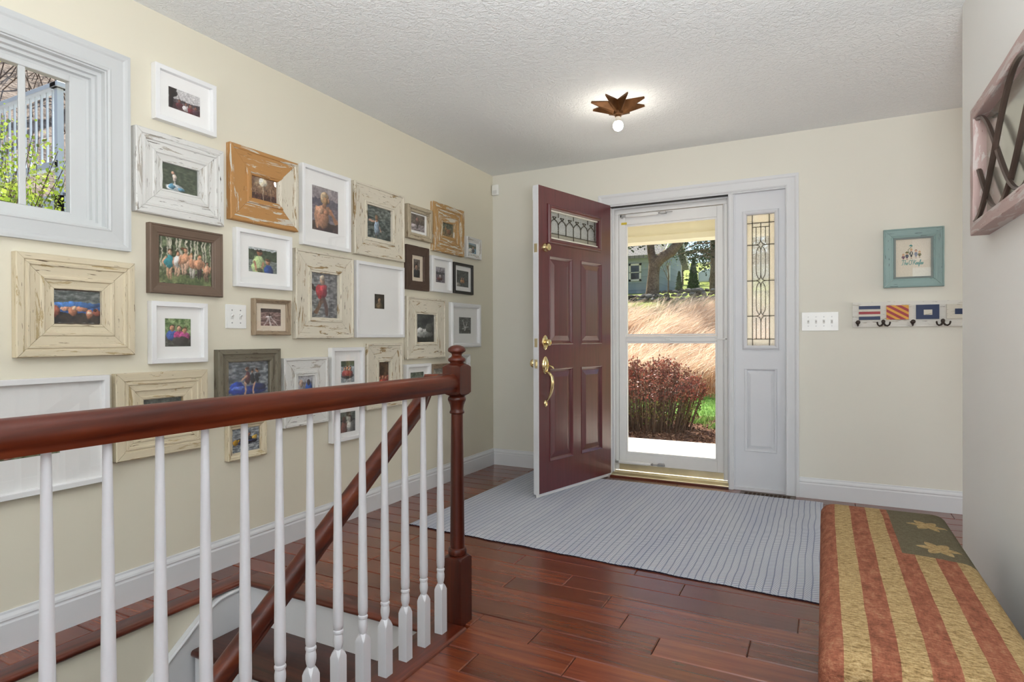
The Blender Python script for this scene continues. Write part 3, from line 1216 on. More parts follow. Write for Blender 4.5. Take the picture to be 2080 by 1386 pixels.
# handle set
hs = MB()
hs.lathe([(.032, 0), (.032, .004), (.028, .010), (.020, .016), (.008, .019)], seg=28, axis='y', sy=1.85)
o = mesh_on_face(hs, .796, .885).build('handle_plate', BRASS, fd, smooth=40)
m_ = MB()
pts = [(0, .012, -.045), (0, .035, -.052), (-.0, .056, -.075), (0, .062, -.11), (0, .058, -.15), (0, .046, -.19), (0, .028, -.222), (0, .010, -.24)]
m_.tube(pts, [.009, .010, .0115, .012, .0115, .009, .007, .006], 12)
m_.lathe([(.014, .0), (.014, .006), (.010, .012)], (0, 0, -.255), 20, 'y', sy=1.7)
mesh_on_face(m_, .796, .885).build('grip', BRASS, fd, smooth=50)
m_ = MB()
m_.tube([(0, .015, 0.0), (0, .03, .003), (-.0, .045, .006), (-.004, .062, -.004), (-.006, .07, -.016)], [.005, .006, .011, .010, .006], 10, flat=.5)
mesh_on_face(m_, .796, .878).build('thumb_latch', BRASS, fd, smooth=50)
# edge plates
for z in (1.660, 1.034, .895):
    m_ = MB()
    y0, y1 = sorted((-S_ * .009, -S_ * .034))
    m_.box(DW + .002, DW + .0045, y0, y1, z - .029, z + .029)
    for zz in (-.022, .022):
        m_.lathe([(.003, .0), (.003, .0055), (.001, .006)], (DW, -S_ * .021, z + zz), 8, 'x')
    if z < .95:
        m_.box(DW + .004, DW + .014, -S_ * .021 - .006, -S_ * .021 + .006, z - .013, z + .013)
    m_.build('latch_plate', BRASS_D, fd)
m_ = MB()                               # inside knob seen past the edge
m_.lathe([(.028, 0), (.028, .006), (.013, .01), (.012, .03), (.026, .042), (.030, .055), (.026, .066), (.01, .07)], seg=24, axis='y')
m_.xform(Matrix.Translation((.796, -S_ * DT, .895)) @ Matrix.Diagonal((1, -S_, 1, 1))).build('inside_knob', BRASS, fd, smooth=40)
m_ = MB()                               # alarm contact on the inside top corner
m_.box(DW - .05, DW - .012, min(-S_ * DT, -S_ * (DT + .02)), max(-S_ * DT, -S_ * (DT + .02)), DZ1 - .09, DZ1 - .005)
m_.build('alarm_contact', PLATE, fd, bevel=.003)
for z in (.25, 1.05, 1.86):
    m_ = MB()
    m_.lathe([(.007, -.045), (.007, .045)], (0, -S_ * (DT + .004), z), 10)
    m_.build('hinge', BRASS_D, fd)
m_ = MB()
dbox(m_, .01, DW, DZ0 - .028, DZ0 - .006, .02, .026)
m_.build('door_sweep', PLATE, fd)

# ------------------------------------------------------------------ ceiling star lamp
CX_, CY_ = 1.42, 3.405
COPPER = paint('antiqued_copper', '#5E3E22', .42, .5, .35, .1, .75, nscale=14)
sl_ = thing('star_ceiling_lamp', 'antiqued copper eight-pointed star lamp with a bare lit bulb on the ceiling', 'lamp', (CX_, CY_, HC))
m_ = MB()
vs = []
for k in range(16):
    a = math.radians(-8) + 2 * PI * k / 16
    r = .166 if k % 2 == 0 else .060
    z = -.012 if k % 2 == 0 else -.004
    vs.append((r * math.cos(a), r * math.sin(a), z))
ri = len(vs)
for k in range(16):
    a = math.radians(-8) + 2 * PI * k / 16
    vs.append((.024 * math.cos(a), .024 * math.sin(a), -.068 if k % 2 == 0 else -.056))
for k in range(16):
    a = math.radians(-8) + 2 * PI * k / 16
    r = .162 if k % 2 == 0 else .057
    vs.append((r * math.cos(a), r * math.sin(a), 0))
fs = [(k, (k + 1) % 16, 16 + (k + 1) % 16, 16 + k) for k in range(16)]
fs += [(32 + k, 32 + (k + 1) % 16, (k + 1) % 16, k) for k in range(16)]
m_.add(vs, fs)
m_.build('star', COPPER, sl_)
m_ = MB()
m_.lathe([(.03, -.052), (.028, -.07), (.019, -.072), (.018, -.082), (.016, -.083)], seg=20)
m_.build('socket', COPPER, sl_, smooth=40)
m_ = MB()
m_.lathe([(.0135, -.080), (.0150, -.092), (.0175, -.104), (.022, -.112)], seg=24)
m_.build('bulb_neck', paint('white_bulb_neck', '#DAD2C4', .4), sl_, smooth=60)
BULB, nt, b = mat_new('lit_bulb')
b.inputs['Base Color'].default_value = (1, .95, .88, 1)
b.inputs['Emission Color'].default_value = (1, .93, .82, 1)
b.inputs['Emission Strength'].default_value = 120
m_ = MB()
prof = [(.022, -.112)]
for i in range(9):
    a = math.radians(48) - math.radians(138) * i / 8
    prof.append((max(.0005, .0298 * math.cos(a)), -.134 + .0298 * math.sin(a)))
m_.lathe(prof, seg=24)
m_.build('bulb', BULB, sl_, smooth=70)

# ------------------------------------------------------------------ rug
RUG, nt, b = mat_new('blue_grey_herringbone_weave')
tc = N(nt, 'ShaderNodeTexCoord')
sx = N(nt, 'ShaderNodeSeparateXYZ')
wob = noise(nt, tc.outputs['Object'], 3.0, 2)
nt.links.new(tc.outputs['Object'], sx.inputs[0])


def mth(op, a, b2=None, clamp=False):
    n = N(nt, 'ShaderNodeMath', operation=op)
    n.use_clamp = clamp
    for i, q in enumerate((a, b2)):
        if q is None:
            continue
        if isinstance(q, (int, float)):
            n.inputs[i].default_value = q
        else:
            nt.links.new(q, n.inputs[i])
    return n.outputs[0]


STR = .0305
xw = mth('ADD', sx.outputs[0], mth('MULTIPLY', mth('SUBTRACT', wob, .5), .018))
xs_ = mth('DIVIDE', xw, STR)
cell = mth('FLOOR', xs_)
frc = mth('FRACT', xs_)
dirn = mth('SUBTRACT', mth('MULTIPLY', mth('MODULO', mth('ADD', cell, 400), 2), 2), 1)
ph = mth('ADD', mth('DIVIDE', sx.outputs[1], .0105), mth('MULTIPLY', mth('MULTIPLY', frc, dirn), 1.6))
tw = mth('PINGPONG', mth('MULTIPLY', ph, 2), 1)
twl = ramp(nt, tw, [(.38, 0), (.62, 1)])
edge = mth('ABSOLUTE', mth('SUBTRACT', frc, .5))
line = ramp(nt, edge, [(.40, 0), (.46, 1)])
dye = noise(nt, coords(nt, 'Object', (10, 1.2, 1)), 1.0, 4, .6)
dark_c = ramp(nt, dye, [(.3, '#68708E'), (.65, '#7C849A'), (.85, '#9298A4')])
light_c = ramp(nt, dye, [(.3, '#E4E7EC'), (.7, '#EFF0EF')])
colr = mix(nt, twl, dark_c, light_c)
colr = mix(nt, mth('MULTIPLY', line, .75), colr, dark_c)
nt.links.new(colr, b.inputs['Base Color'])
b.inputs['Roughness'].default_value = .95
b.inputs['Specular IOR Level'].default_value = .1
bump(nt, b, mth('SUBTRACT', twl, line), .5, .002)
rug = MB()
c00, c10, c11, c01 = [Vector(q) for q in ((.385, 2.762, 0), (2.470, 2.672, 0), (2.482, 4.325, 0), (.425, 4.312, 0))]
nx_, ny_ = 60, 44
top = []
for j in range(ny_ + 1):
    for i in range(nx_ + 1):
        s, t = i / nx_, j / ny_
        p_ = c00 * (1 - s) * (1 - t) + c10 * s * (1 - t) + c11 * s * t + c01 * (1 - s) * t
        e = min(i, nx_ - i, j, ny_ - j)
        z = .0085 + .0012 * math.sin(s * 21 + t * 5) * math.sin(t * 13 + s * 3)
        if e == 0:
            z -= .0025
            if j in (0, ny_):
                p_ = p_ + Vector((0, .003 * math.sin(s * 40) + .002 * math.sin(s * 93), 0))
        top.append((p_.x, p_.y, z))
fs = [(j * (nx_ + 1) + i, j * (nx_ + 1) + i + 1, (j + 1) * (nx_ + 1) + i + 1, (j + 1) * (nx_ + 1) + i) for j in range(ny_) for i in range(nx_)]
rug.add(top, fs)
ring = [i for i in range(nx_ + 1)] + [j * (nx_ + 1) + nx_ for j in range(1, ny_ + 1)] + [ny_ * (nx_ + 1) + i for i in range(nx_ - 1, -1, -1)] + [j * (nx_ + 1) for j in range(ny_ - 1, 0, -1)]
bot = [(top[i][0], top[i][1], .0006) for i in ring]
o_ = len(rug.v)
rug.v += bot
n = len(ring)
for i in range(n):
    rug.f.append((ring[i], o_ + i, o_ + (i + 1) % n, ring[(i + 1) % n]))
    rug.m.append(1)
RUGE = paint('dark_rug_binding', '#23222C', .9, .1, .2)
tag(rug.build('area_rug', [RUG, RUGE], smooth=40), 'blue-grey striped herringbone rug lying under the open door', 'rug')

# ------------------------------------------------------------------ bench
bench = thing('upholstered_bench', 'low bench covered in woven rust and tan stripes with an olive star corner', 'bench', (2.667, 1.93, 0))
BX0, BX1, BY0, BY1, BZ = 2.474, 2.860, 1.305, 2.530, .452
KIL, nt, b = mat_new('kilim_flag_weave')
tc = N(nt, 'ShaderNodeTexCoord')
sx = N(nt, 'ShaderNodeSeparateXYZ')
nt.links.new(tc.outputs['Object'], sx.inputs[0])
wobb = noise(nt, coords(nt, 'Object', (40, 6, 6)), 1.0, 2)
X_ = mth('ADD', sx.outputs[0], mth('MULTIPLY', mth('SUBTRACT', wobb, .5), .006))
Y_ = mth('ADD', sx.outputs[1], mth('MULTIPLY', mth('SUBTRACT', wobb, .5), .010))
sidx = mth('FLOOR', mth('DIVIDE', mth('ADD', X_, .193 + .0475 * 40 + .0035), .0475))
isrust = mth('SUBTRACT', 1, mth('MODULO', sidx, 2))
warp = noise(nt, coords(nt, 'Object', (300, 110, 300)), 1.0, 2)
weft = noise(nt, coords(nt, 'Object', (70, 260, 200)), 1.0, 3, .7)
mott = noise(nt, coords(nt, 'Object', (60, 24, 60)), 1.0, 3, .6)
tan = ramp(nt, weft, [(.3, '#6A5434'), (.5, '#AB9064'), (.72, '#C8B086')])
rust = ramp(nt, mix(nt, .5, weft, mott), [(.32, '#66402F'), (.5, '#935A45'), (.7, '#AE7E60')])
olive = ramp(nt, weft, [(.3, '#5A5341'), (.7, '#746C57')])
col = mix(nt, isrust, tan, rust)
canton = mth('MULTIPLY', mth('GREATER_THAN', X_, .012), mth('GREATER_THAN', Y_, .058))


def star_mask(cx_, cy_, rx, ry):
    dx = mth('DIVIDE', mth('SUBTRACT', X_, cx_), rx)
    dy = mth('DIVIDE', mth('SUBTRACT', Y_, cy_), ry)
    an = N(nt, 'ShaderNodeMath', operation='ARCTAN2')
    nt.links.new(dy, an.inputs[0])
    nt.links.new(dx, an.inputs[1])
    r = mth('SQRT', mth('ADD', mth('MULTIPLY', dx, dx), mth('MULTIPLY', dy, dy)))
    t = mth('PINGPONG', mth('DIVIDE', mth('ADD', an.outputs[0], 12 * PI), PI / 6), 1)
    lim = mth('SUBTRACT', 1.0, mth('MULTIPLY', t, .5))
    return mth('LESS_THAN', r, lim)


stm = mth('MAXIMUM', star_mask(.111, .392, .056, .056), star_mask(.109, .151, .056, .060))
ccol = mix(nt, stm, olive, tan)
col = mix(nt, canton, col, ccol)
nt.links.new(mix(nt, ramp(nt, warp, [(.3, .75), (.7, 1.0)]), '#2A1C10', col, 'MIX'), b.inputs['Base Color'])
b.inputs['Roughness'].default_value = .95
b.inputs['Specular IOR Level'].default_value = .1
hh = mth('ADD', mth('MULTIPLY', weft, .7), mth('MULTIPLY', warp, .6))
bump(nt, b, hh, .9, .004)
# cushion shell: rounded box with a slight crown
ck = MB()
secp = []
R_ = .045
w_ = (BX1 - BX0) / 2
h0 = .16
for i in range(9):
    a = PI / 2 * i / 8
    secp.append((R_ * (1 - math.sin(a)), -R_ * (1 - math.cos(a)) if False else 0))
rows = []
# rings from the bottom edge up over the rounded top edge, then inwards
prof = [(0, .13), (0, BZ - .06)]
for i in range(1, 8):
    a = PI / 2 * i / 7
    prof.append((R_ * (1 - math.cos(a)), BZ - R_ + R_ * math.sin(a) - .0))
prof += [(.09, BZ + .004), (.16, BZ + .007)]
rcorner = .03
vs = []
nper = 0


def rrect(ins, z):
    x0, x1, y0, y1 = BX0 + ins, BX1 - ins, BY0 + ins, BY1 - ins
    r = max(.008, rcorner - ins * .4)
    pts = []
    for cx_, cy_, a0 in ((x1 - r, y1 - r, 0), (x0 + r, y1 - r, PI / 2), (x0 + r, y0 + r, PI), (x1 - r, y0 + r, 1.5 * PI)):
        for q in range(5):
            a = a0 + PI / 2 * q / 4
            pts.append((cx_ + r * math.cos(a) - 2.667, cy_ + r * math.sin(a) - 1.93, z))
    return pts


rings = [rrect(i, z) for i, z in prof]
nper = len(rings[0])
vs = [p_ for r in rings for p_ in r]
fs = [(i * nper + j, i * nper + (j + 1) % nper, (i + 1) * nper + (j + 1) % nper, (i + 1) * nper + j) for i in range(len(rings) - 1) for j in range(nper)]
fs += [tuple(range(nper))[::-1], tuple(range(len(vs) - nper, len(vs)))]
ck.add(vs, fs)
ck.build('cushion', KIL, bench, smooth=60)
m_ = MB()
m_.box(-.17, .17, -.60, .58, .10, .132)
m_.build('seat_base', BLACKM, bench)
for sx_ in (-1, 1):
    for sy_ in (-1, 1):
        m_ = MB()
        m_.lathe([(.016, 0), (.018, .01), (.026, .105)], (sx_ * .15, sy_ * .55, 0), 14)
        m_.build('leg', BENCHW, bench, smooth=40)

# ------------------------------------------------------------------ picture frames: painted prints
PRINT, nt, b = mat_new('photo_print')
at = N(nt, 'ShaderNodeAttribute', attribute_name='Col')
gr = noise(nt, coords(nt, 'Object'), 420, 2, .6)
nt.links.new(mix(nt, .35, at.outputs['Color'], mix(nt, 1.0, at.outputs['Color'], ramp(nt, gr, [(.3, .55), (.7, 1.4)]), 'MULTIPLY')), b.inputs['Base Color'])
b.inputs['Roughness'].default_value = .45
b.inputs['Specular IOR Level'].default_value = .25


def hexc(h):
    h = h.lstrip('#')
    return np.array([int(h[i:i + 2], 16) / 255 for i in (0, 2, 4)])


def smooth_noise(rs, h, w, gy, gx):
    g = rs.rand(max(2, gy) + 1, max(2, gx) + 1)
    yy = np.linspace(0, g.shape[0] - 1.001, h)
    xx = np.linspace(0, g.shape[1] - 1.001, w)
    y0 = yy.astype(int)
    x0 = xx.astype(int)
    fy = (yy - y0)[:, None]
    fx = (xx - x0)[None, :]
    return (g[y0][:, x0] * (1 - fy) * (1 - fx) + g[y0][:, x0 + 1] * (1 - fy) * fx + g[y0 + 1][:, x0] * fy * (1 - fx) + g[y0 + 1][:, x0 + 1] * fy * fx)


def draw(ops, pw, ph, cells, seed):
    """a little painted picture as an array of colours; coordinates 0..1, y up"""
    k = cells / max(pw, ph)
    nx, ny = max(8, int(pw * k)), max(8, int(ph * k))
    asp = pw / ph
    rs = np.random.RandomState(seed)
    X, Y = np.meshgrid(np.linspace(0, 1, nx + 1), np.linspace(0, 1, ny + 1))
    if cells < 150:
        X = X + .050 * (smooth_noise(rs, ny + 1, nx + 1, 9, int(9 * asp) + 1) - .5) + .026 * (smooth_noise(rs, ny + 1, nx + 1, 22, int(22 * asp) + 1) - .5)
        Y = Y + .050 * (smooth_noise(rs, ny + 1, nx + 1, 9, int(9 * asp) + 1) - .5) + .026 * (smooth_noise(rs, ny + 1, nx + 1, 22, int(22 * asp) + 1) - .5)
    im = np.zeros((ny + 1, nx + 1, 3)) + .5

    def ell(x, y, rx, ry, c, a=1.0):
        d = ((X - x) / rx) ** 2 + ((Y - y) / ry) ** 2
        m_ = np.clip((1.12 - d) / .24, 0, 1)[..., None] * a
        sh = 1.0
        if cells < 150:
            sh = np.clip(1.0 - .30 * (X - x) / rx + .22 * (Y - y) / ry - .10 * d, .5, 1.35)[..., None]
        im[:] = im * (1 - m_) + np.clip(hexc(c) * sh, 0, 1) * m_

    def line(pts, wd, c):
        for (ax, ay), (bx, by_) in zip(pts[:-1], pts[1:]):
            px, py = (X - ax) * asp, (Y - ay)
            dx, dy = (bx - ax) * asp, by_ - ay
            L = dx * dx + dy * dy + 1e-9
            t = np.clip((px * dx + py * dy) / L, 0, 1)
            d = np.sqrt((px - t * dx) ** 2 + (py - t * dy) ** 2)
            m_ = np.clip((wd - d) / (1.2 / ny) + .5, 0, 1)[..., None]
            im[:] = im * (1 - m_) + hexc(c) * m_
    for o in ops:
        q = o[0]
        if q == 'g':
            t = Y[..., None]
            im[:] = hexc(o[2]) * (1 - t) + hexc(o[1]) * t
        elif q == 'r':
            m_ = ((X >= o[1]) & (X <= o[3]) & (Y >= o[2]) & (Y <= o[4]))[..., None]
            im[:] = np.where(m_, hexc(o[5]), im)
        elif q == 'e':
            ell(*o[1:])
        elif q == 'l':
            line(o[1], o[2], o[3])
        elif q == 'w':                       # rippled water between two heights
            _, y0, y1, c1, c2 = o
            nz = smooth_noise(rs, ny + 1, nx + 1, int(34 * ny / cells) + 4, int(9 * nx / cells) + 3)
            nz = np.clip((nz - .3) / .45, 0, 1)[..., None]
            m_ = ((Y >= y0) & (Y <= y1))[..., None]
            im[:] = np.where(m_, hexc(c1) * (1 - nz) + hexc(c2) * nz, im)
        elif q == 'f':                       # foliage / mottling between heights
            _, y0, y1, c1, c2, sc = o
            nz = .6 * smooth_noise(rs, ny + 1, nx + 1, sc, int(sc * asp) + 1) + .4 * smooth_noise(rs, ny + 1, nx + 1, sc * 3, int(sc * 3 * asp) + 1)
            nz = np.clip((nz - .3) / .4, 0, 1)[..., None]
            edge_ = .03 * (smooth_noise(rs, 1 + ny, nx + 1, 2, 14) - .5)
            m_ = ((Y >= y0 + edge_) & (Y <= y1 + edge_ * 2))[..., None]
            im[:] = np.where(m_, hexc(c1) * (1 - nz) + hexc(c2) * nz, im)
        elif q == 'v':                       # vertical pale trunks
            _, y0, y1, c, n_ = o
            for i in range(n_):
                x = rs.rand()
                wd = .006 + .010 * rs.rand()
                m_ = ((abs(X - x) < wd) & (Y >= y0) & (Y <= y1))[..., None]
                im[:] = np.where(m_, hexc(c), im)
        elif q == 'p':                       # a person: x, foot y, height, shirt, trousers, hair, skin
            _, x, y, s, shirt, trou, hair, skin = o
            w = s / asp
            ell(x - .05 * w, y + .22 * s, .055 * w, .24 * s, trou)
            ell(x + .06 * w, y + .22 * s, .055 * w, .24 * s, trou)
            ell(x - .17 * w, y + .56 * s, .045 * w, .20 * s, skin)
            ell(x + .17 * w, y + .56 * s, .045 * w, .20 * s, skin)
            ell(x, y + .60 * s, .15 * w, .22 * s, shirt)
            ell(x, y + .925 * s, .088 * w, .088 * s, hair)
            ell(x + .01 * w, y + .885 * s, .070 * w, .080 * s, skin)
        elif q == 'b':                       # head and shoulders: x, y of the chin, size, shirt, hair, skin
            _, x, y, s, shirt, hair, skin = o
            w = s / asp
            ell(x, y - .75 * s, 1.05 * w, .85 * s, shirt)
            ell(x, y + .05 * s, .22 * w, .25 * s, skin)
            ell(x, y + .56 * s, .47 * w, .52 * s, hair)
            ell(x, y + .42 * s, .40 * w, .46 * s, skin)
    if cells < 150:
        tex = .5 * smooth_noise(rs, ny + 1, nx + 1, 16, int(16 * asp) + 1) + .5 * smooth_noise(rs, ny + 1, nx + 1, 40, int(40 * asp) + 1)
        im = im * (.74 + .52 * tex[..., None])
        g_ = im.mean(2, keepdims=True)
        im = g_ + (im - g_) * .85
    return np.clip(im, 0, 1), nx, ny


def make_print(name, parent, u0, u1, v0, v1, w, ops, cells=64, seed=1):
    im, nx, ny = draw(ops, u1 - u0, v1 - v0, cells, seed)
    us_ = np.linspace(u0, u1, nx + 1)
    vs_ = np.linspace(v0, v1, ny + 1)
    U, V = np.meshgrid(us_, vs_)
    verts = np.stack([np.full(U.size, w), U.ravel(), V.ravel()], 1)
    idx = np.arange((nx + 1) * (ny + 1)).reshape(ny + 1, nx + 1)
    faces = np.stack([idx[:-1, :-1].ravel(), idx[:-1, 1:].ravel(), idx[1:, 1:].ravel(), idx[1:, :-1].ravel()], 1)
    me = bpy.data.meshes.new(name)
    me.from_pydata(verts.tolist(), [], faces.tolist())
    ca = me.attributes.new('Col', 'FLOAT_COLOR', 'POINT')
    c = im.reshape(-1, 3)
    c = np.where(c <= .04045, c / 12.92, ((c + .055) / 1.055) ** 2.4)
    ca.data.foreach_set('color', np.concatenate([c, np.ones((len(c), 1))], 1).astype(np.float32).ravel())
    me.materials.append(PRINT)
    me.update()
    return link(name, me, parent)


FW_WHITE = paint('white_gallery_frame', '#E8E8E7', .38, .4, .012)
FW_DIST = distressed('whitewashed_old_wood', '#DEDDD8', '#B9B2A6', '#4E463C', .30, .8)
FW_CREAM = distressed('chipped_cream_paint', '#DDD5C2', '#A58B62', '#4A3A28', .34, .9)
FW_CREAM2 = distressed('aged_cream_moulding', '#D8CBAE', '#BDA87E', '#5A4630', .25, .8)
FW_ORANGE = distressed('honey_pine_with_paint_scraps', '#B98850', '#DAD4C4', '#8A6438', .42, .7)
FW_FLAKED = distressed('flaked_ochre_paint', '#B8905A', '#E2DCCB', '#6A4A24', .8, 1.1)
FW_BROWN = paint('taupe_brown_frame', '#6C5A4C', .5, .4, .08)
FW_DARK = distressed('dark_walnut_frame', '#4E3B30', '#5E493B', '#2E221B', .3, 1)
FW_BARN = distressed('grey_barnwood', '#77705F', '#5F5646', '#3A332A', .5, 1.2)
FW_LIGHT = distressed('light_grey_brown_wood', '#A08C74', '#8A745C', '#5A4838', .4, 1)
FW_WEATH = distressed('weathered_pale_wood', '#B8AB92', '#8C7A60', '#5A4A36', .5, 1.2)
FW_BLACK = paint('charcoal_black_frame', '#2C2A27', .45, .4, .1)
FW_TEAL = distressed('teal_painted_frame', '#8FA8A4', '#8FA8A4', '#2C2E2C', .1, .7)

PROFILES = {
    'box': lambda f: [(0, 0), (0, .029), (.0015, .0305), (f - .0015, .0305), (f, .029), (f, 0)],
    'round': lambda f: [(0, 0), (0, .022), (.004, .029), (f * .4, .033), (f * .75, .030), (f, .022), (f, 0)],
    'multi': lambda f: [(0, 0), (0, .030), (.003, .034), (.022, .034), (.026, .029), (.030, .029), (.033, .0335), (.039, .0335), (.043, .027),
                        (f * .62, .024), (f * .66, .028), (f * .72, .028), (f * .76, .0215), (f * .92, .0185), (f * .94, .021), (f, .021), (f, 0)],
    'steps': lambda f: [(0, 0), (0, .028), (.003, .031), (f * .28, .031), (f * .30, .027), (f * .34, .027), (f * .36, .0305), (f * .42, .0305), (f * .44, .026),
                        (f * .58, .025), (f * .6, .028), (f * .66, .028), (f * .68, .0225), (f * .86, .021), (f * .88, .0245), (f * .96, .0245), (f, .021), (f, 0)],
    'trimmed': lambda f: [(0, 0), (0, .028), (.003, .0325), (.012, .0325), (.016, .0265), (.019, .0265), (f - .022, .0225), (f - .021, .0285), (f - .012, .0285),
                          (f - .010, .024), (f, .024), (f, 0)],
    'scoop': lambda f: [(0, 0), (0, .027), (.004, .031), (.018, .031), (.022, .026), (f - .028, .0225), (f - .024, .030), (f - .012, .030), (f - .006, .024), (f, .022), (f, 0)],
    'ogee': lambda f: [(0, 0), (0, .026), (.003, .030), (.007, .030), (.009, .026), (.013, .026), (f - .012, .0205), (f - .010, .018), (f - .004, .017), (f, .014), (f, 0)],
    'barn': lambda f: [(0, 0), (0, .030), (.002, .033), (.022, .033), (.025, .027), (f - .018, .022), (f - .015, .026), (f - .004, .026), (f, .022), (f, 0)],
    'flat': lambda f: [(0, 0), (0, .021), (.002, .0235), (f * .5, .0215), (f - .002, .0235), (f, .021), (f, 0)],
}


def frame_sides(root, W, H, f, style, mat, seed, rough=False, name='frame_side', odd=None):
    prof = PROFILES[style](f)
    n = len(prof)
    rs = random.Random(seed)
    for s in range(4):
        L = W if s in (0, 2) else H
        T = H if s in (0, 2) else W
        seg = 9 if rough else 1
        gap = .0007 if rough else .0001
        vs, uv = [], []
        acc = [0]
        for q in range(1, n):
            acc.append(acc[-1] + math.hypot(prof[q][0] - prof[q - 1][0], prof[q][1] - prof[q - 1][1]))
        so, st_ = rs.uniform(0, 40), rs.uniform(0, 9)
        for i in range(seg + 1):
            for q, (t, w) in enumerate(prof):
                half = L / 2 - t - gap
                a = -half + 2 * half * i / seg
                tt, ww = t, w
                if rough and 0 < i < seg and 0 < q < n - 1:
                    tt += rs.uniform(-.0009, .0009)
                    ww += rs.uniform(-.0007, .0007)
                p_ = -T / 2 + tt
                if s == 0:
                    uvv = (a, p_)
                elif s == 2:
                    uvv = (-a, -p_)
                elif s == 1:
                    uvv = (-p_, a)
                else:
                    uvv = (p_, -a)
                vs.append((ww, uvv[0], uvv[1]))
                uv.append((a + so, acc[q] + st_))
        fs = [(i * n + k, i * n + (k + 1) % n, (i + 1) * n + (k + 1) % n, (i + 1) * n + k) for i in range(seg) for k in range(n)]
        fs += [tuple(range(n))[::-1], tuple(range(seg * n, seg * n + n))]
        m_ = MB()
        m_.add(vs, fs)
        m_.uv = uv
        o_side = m_.build(name, odd if (odd and s == 1) else mat, root)
        if odd and s == 1:
            o_side['label'] = 'pale unpainted right side'


def ring_board(mb, W, H, holes, w0, w1):
    """board with rectangular windows: split into strips (all windows share one column)"""
    zs = sorted(holes, key=lambda h: h[2])
    edges = -H / 2
    for (a, b2, c, d) in zs:
        mb.box(w0, w1, -W / 2, W / 2, edges, c)
        mb.box(w0, w1, -W / 2, a, c, d)
        mb.box(w0, w1, b2, W / 2, c, d)
        edges = d
    mb.box(w0, w1, -W / 2, W / 2, edges, H / 2)


def picture(label, y0, y1, z0, z1, f, style, mat, photos, mount=None, rough=False, seed=1, loc=None, rz=0, cat='picture frame', name='picture_frame', cells=92, tilt=0, glass=True, odd=None):
    W, H = y1 - y0, z1 - z0
    loc = loc or (0.0015, (y0 + y1) / 2, (z0 + z1) / 2)
    root = thing(name, label, cat, loc, rz, 'framed pictures on the cream stair wall' if name == 'picture_frame' else None)
    root.rotation_euler.x = tilt
    frame_sides(root, W, H, f, style, mat, seed, rough, odd=odd)
    iw, ih = W - 2 * f, H - 2 * f
    m_ = MB()
    m_.box(.001, .004, -iw / 2 - .002, iw / 2 + .002, -ih / 2 - .002, ih / 2 + .002)
    m_.build('backing', BACKING, root)
    holes = []
    for i, (pw, ph, du, dv, ops) in enumerate(photos):
        ex = .002 if mount else 0
        make_print('photo', root, du - pw / 2 - ex, du + pw / 2 + ex, dv - ph / 2 - ex, dv + ph / 2 + ex, .0065, ops, cells, seed * 7 + i)
        holes.append((du - pw / 2, du + pw / 2, dv - ph / 2, dv + ph / 2))
    if mount:
        m_ = MB()
        ring_board(m_, iw + .003, ih + .003, holes, .0075, .0095)
        m_.build('mat_board', mount, root)
    if glass:
        m_ = MB()
        m_.box(.0118, .0132, -iw / 2 - .001, iw / 2 + .001, -ih / 2 - .001, ih / 2 + .001)
        m_.build('glass', PICGLASS, root)
    return root


SK, SK2, SK3 = '#C98E6C', '#D8A787', '#A8684A'
LAKE = ('w', 0, 1, '#5C6670', '#8B949A')
wh = '#EFEFEC'
P = picture
P('small white frame hung highest, right of the window, with a dark group photo', 1.529, 1.811, 1.983, 2.216, .020, 'box', FW_WHITE,
  [(.146, .088, 0, 0, [('g', '#D8D6D4', '#B9B2B2'), ('f', 0, .36, '#3E2A2C', '#6A4A48', 9), ('f', .36, .52, '#4A4044', '#6E6468', 6), ('e', .12, .82, .16, .3, '#2E2422'),
    ('e', .10, .45, .08, .4, '#2E2422'), ('l', [(.2, .9), (.4, .5)], .012, '#4A4242'), ('b', .36, .38, .17, '#6A3238', '#2E2020', '#8A5A4A'), ('b', .54, .34, .17, '#DAD2D0', '#3A2622', '#9A6A58'),
    ('b', .70, .30, .17, '#7A2E36', '#3A2622', '#9A6A58'), ('b', .86, .30, .16, '#5A3A48', '#2E2020', '#8A5A4A')])], MATBOARD, seed=1)
P('whitewashed stepped frame right of the window with a blue and white boat photo', 1.446, 1.845, 1.582, 1.928, .116, 'multi', FW_DIST,
  [(.166, .114, 0, 0, [('g', '#4C5642', '#5C6450'), ('w', 0, 1, '#475240', '#5E6852'), ('e', .38, .15, .24, .13, '#D9E2E6'), ('e', .30, .18, .10, .10, '#5B9AB8'), ('e', .55, .12, .10, .06, '#5B9AB8'),
    ('l', [(.36, .25), (.36, .66)], .03, '#D9D3CC'), ('e', .36, .52, .05, .16, '#D8C4B6'), ('e', .34, .70, .05, .06, '#C99A7E')])], rough=True, seed=2)
P('honey-orange wood frame with white scraped edges holding a brown sunset photo', 1.881, 2.289, 1.627, 1.987, .124, 'scoop', FW_ORANGE,
  [(.16, .112, 0, 0, [('g', '#8A6448', '#4A2A20'), ('f', 0, .45, '#3A1E18', '#6A4030', 12), ('f', .3, .8, '#6E4A34', '#9A7656', 10), ('e', .48, .82, .16, .19, '#FFF6DC'), ('l', [(.5, .6), (.5, .05)], .014, '#E8D8B8'),
    ('l', [(.78, .6), (.80, .05)], .012, '#D8BE98'), ('l', [(.2, .5), (.22, .2)], .008, '#B8967A'), ('e', .48, .82, .30, .36, '#FFE8B8', .25)])], rough=True, seed=3, odd=FW_CREAM)
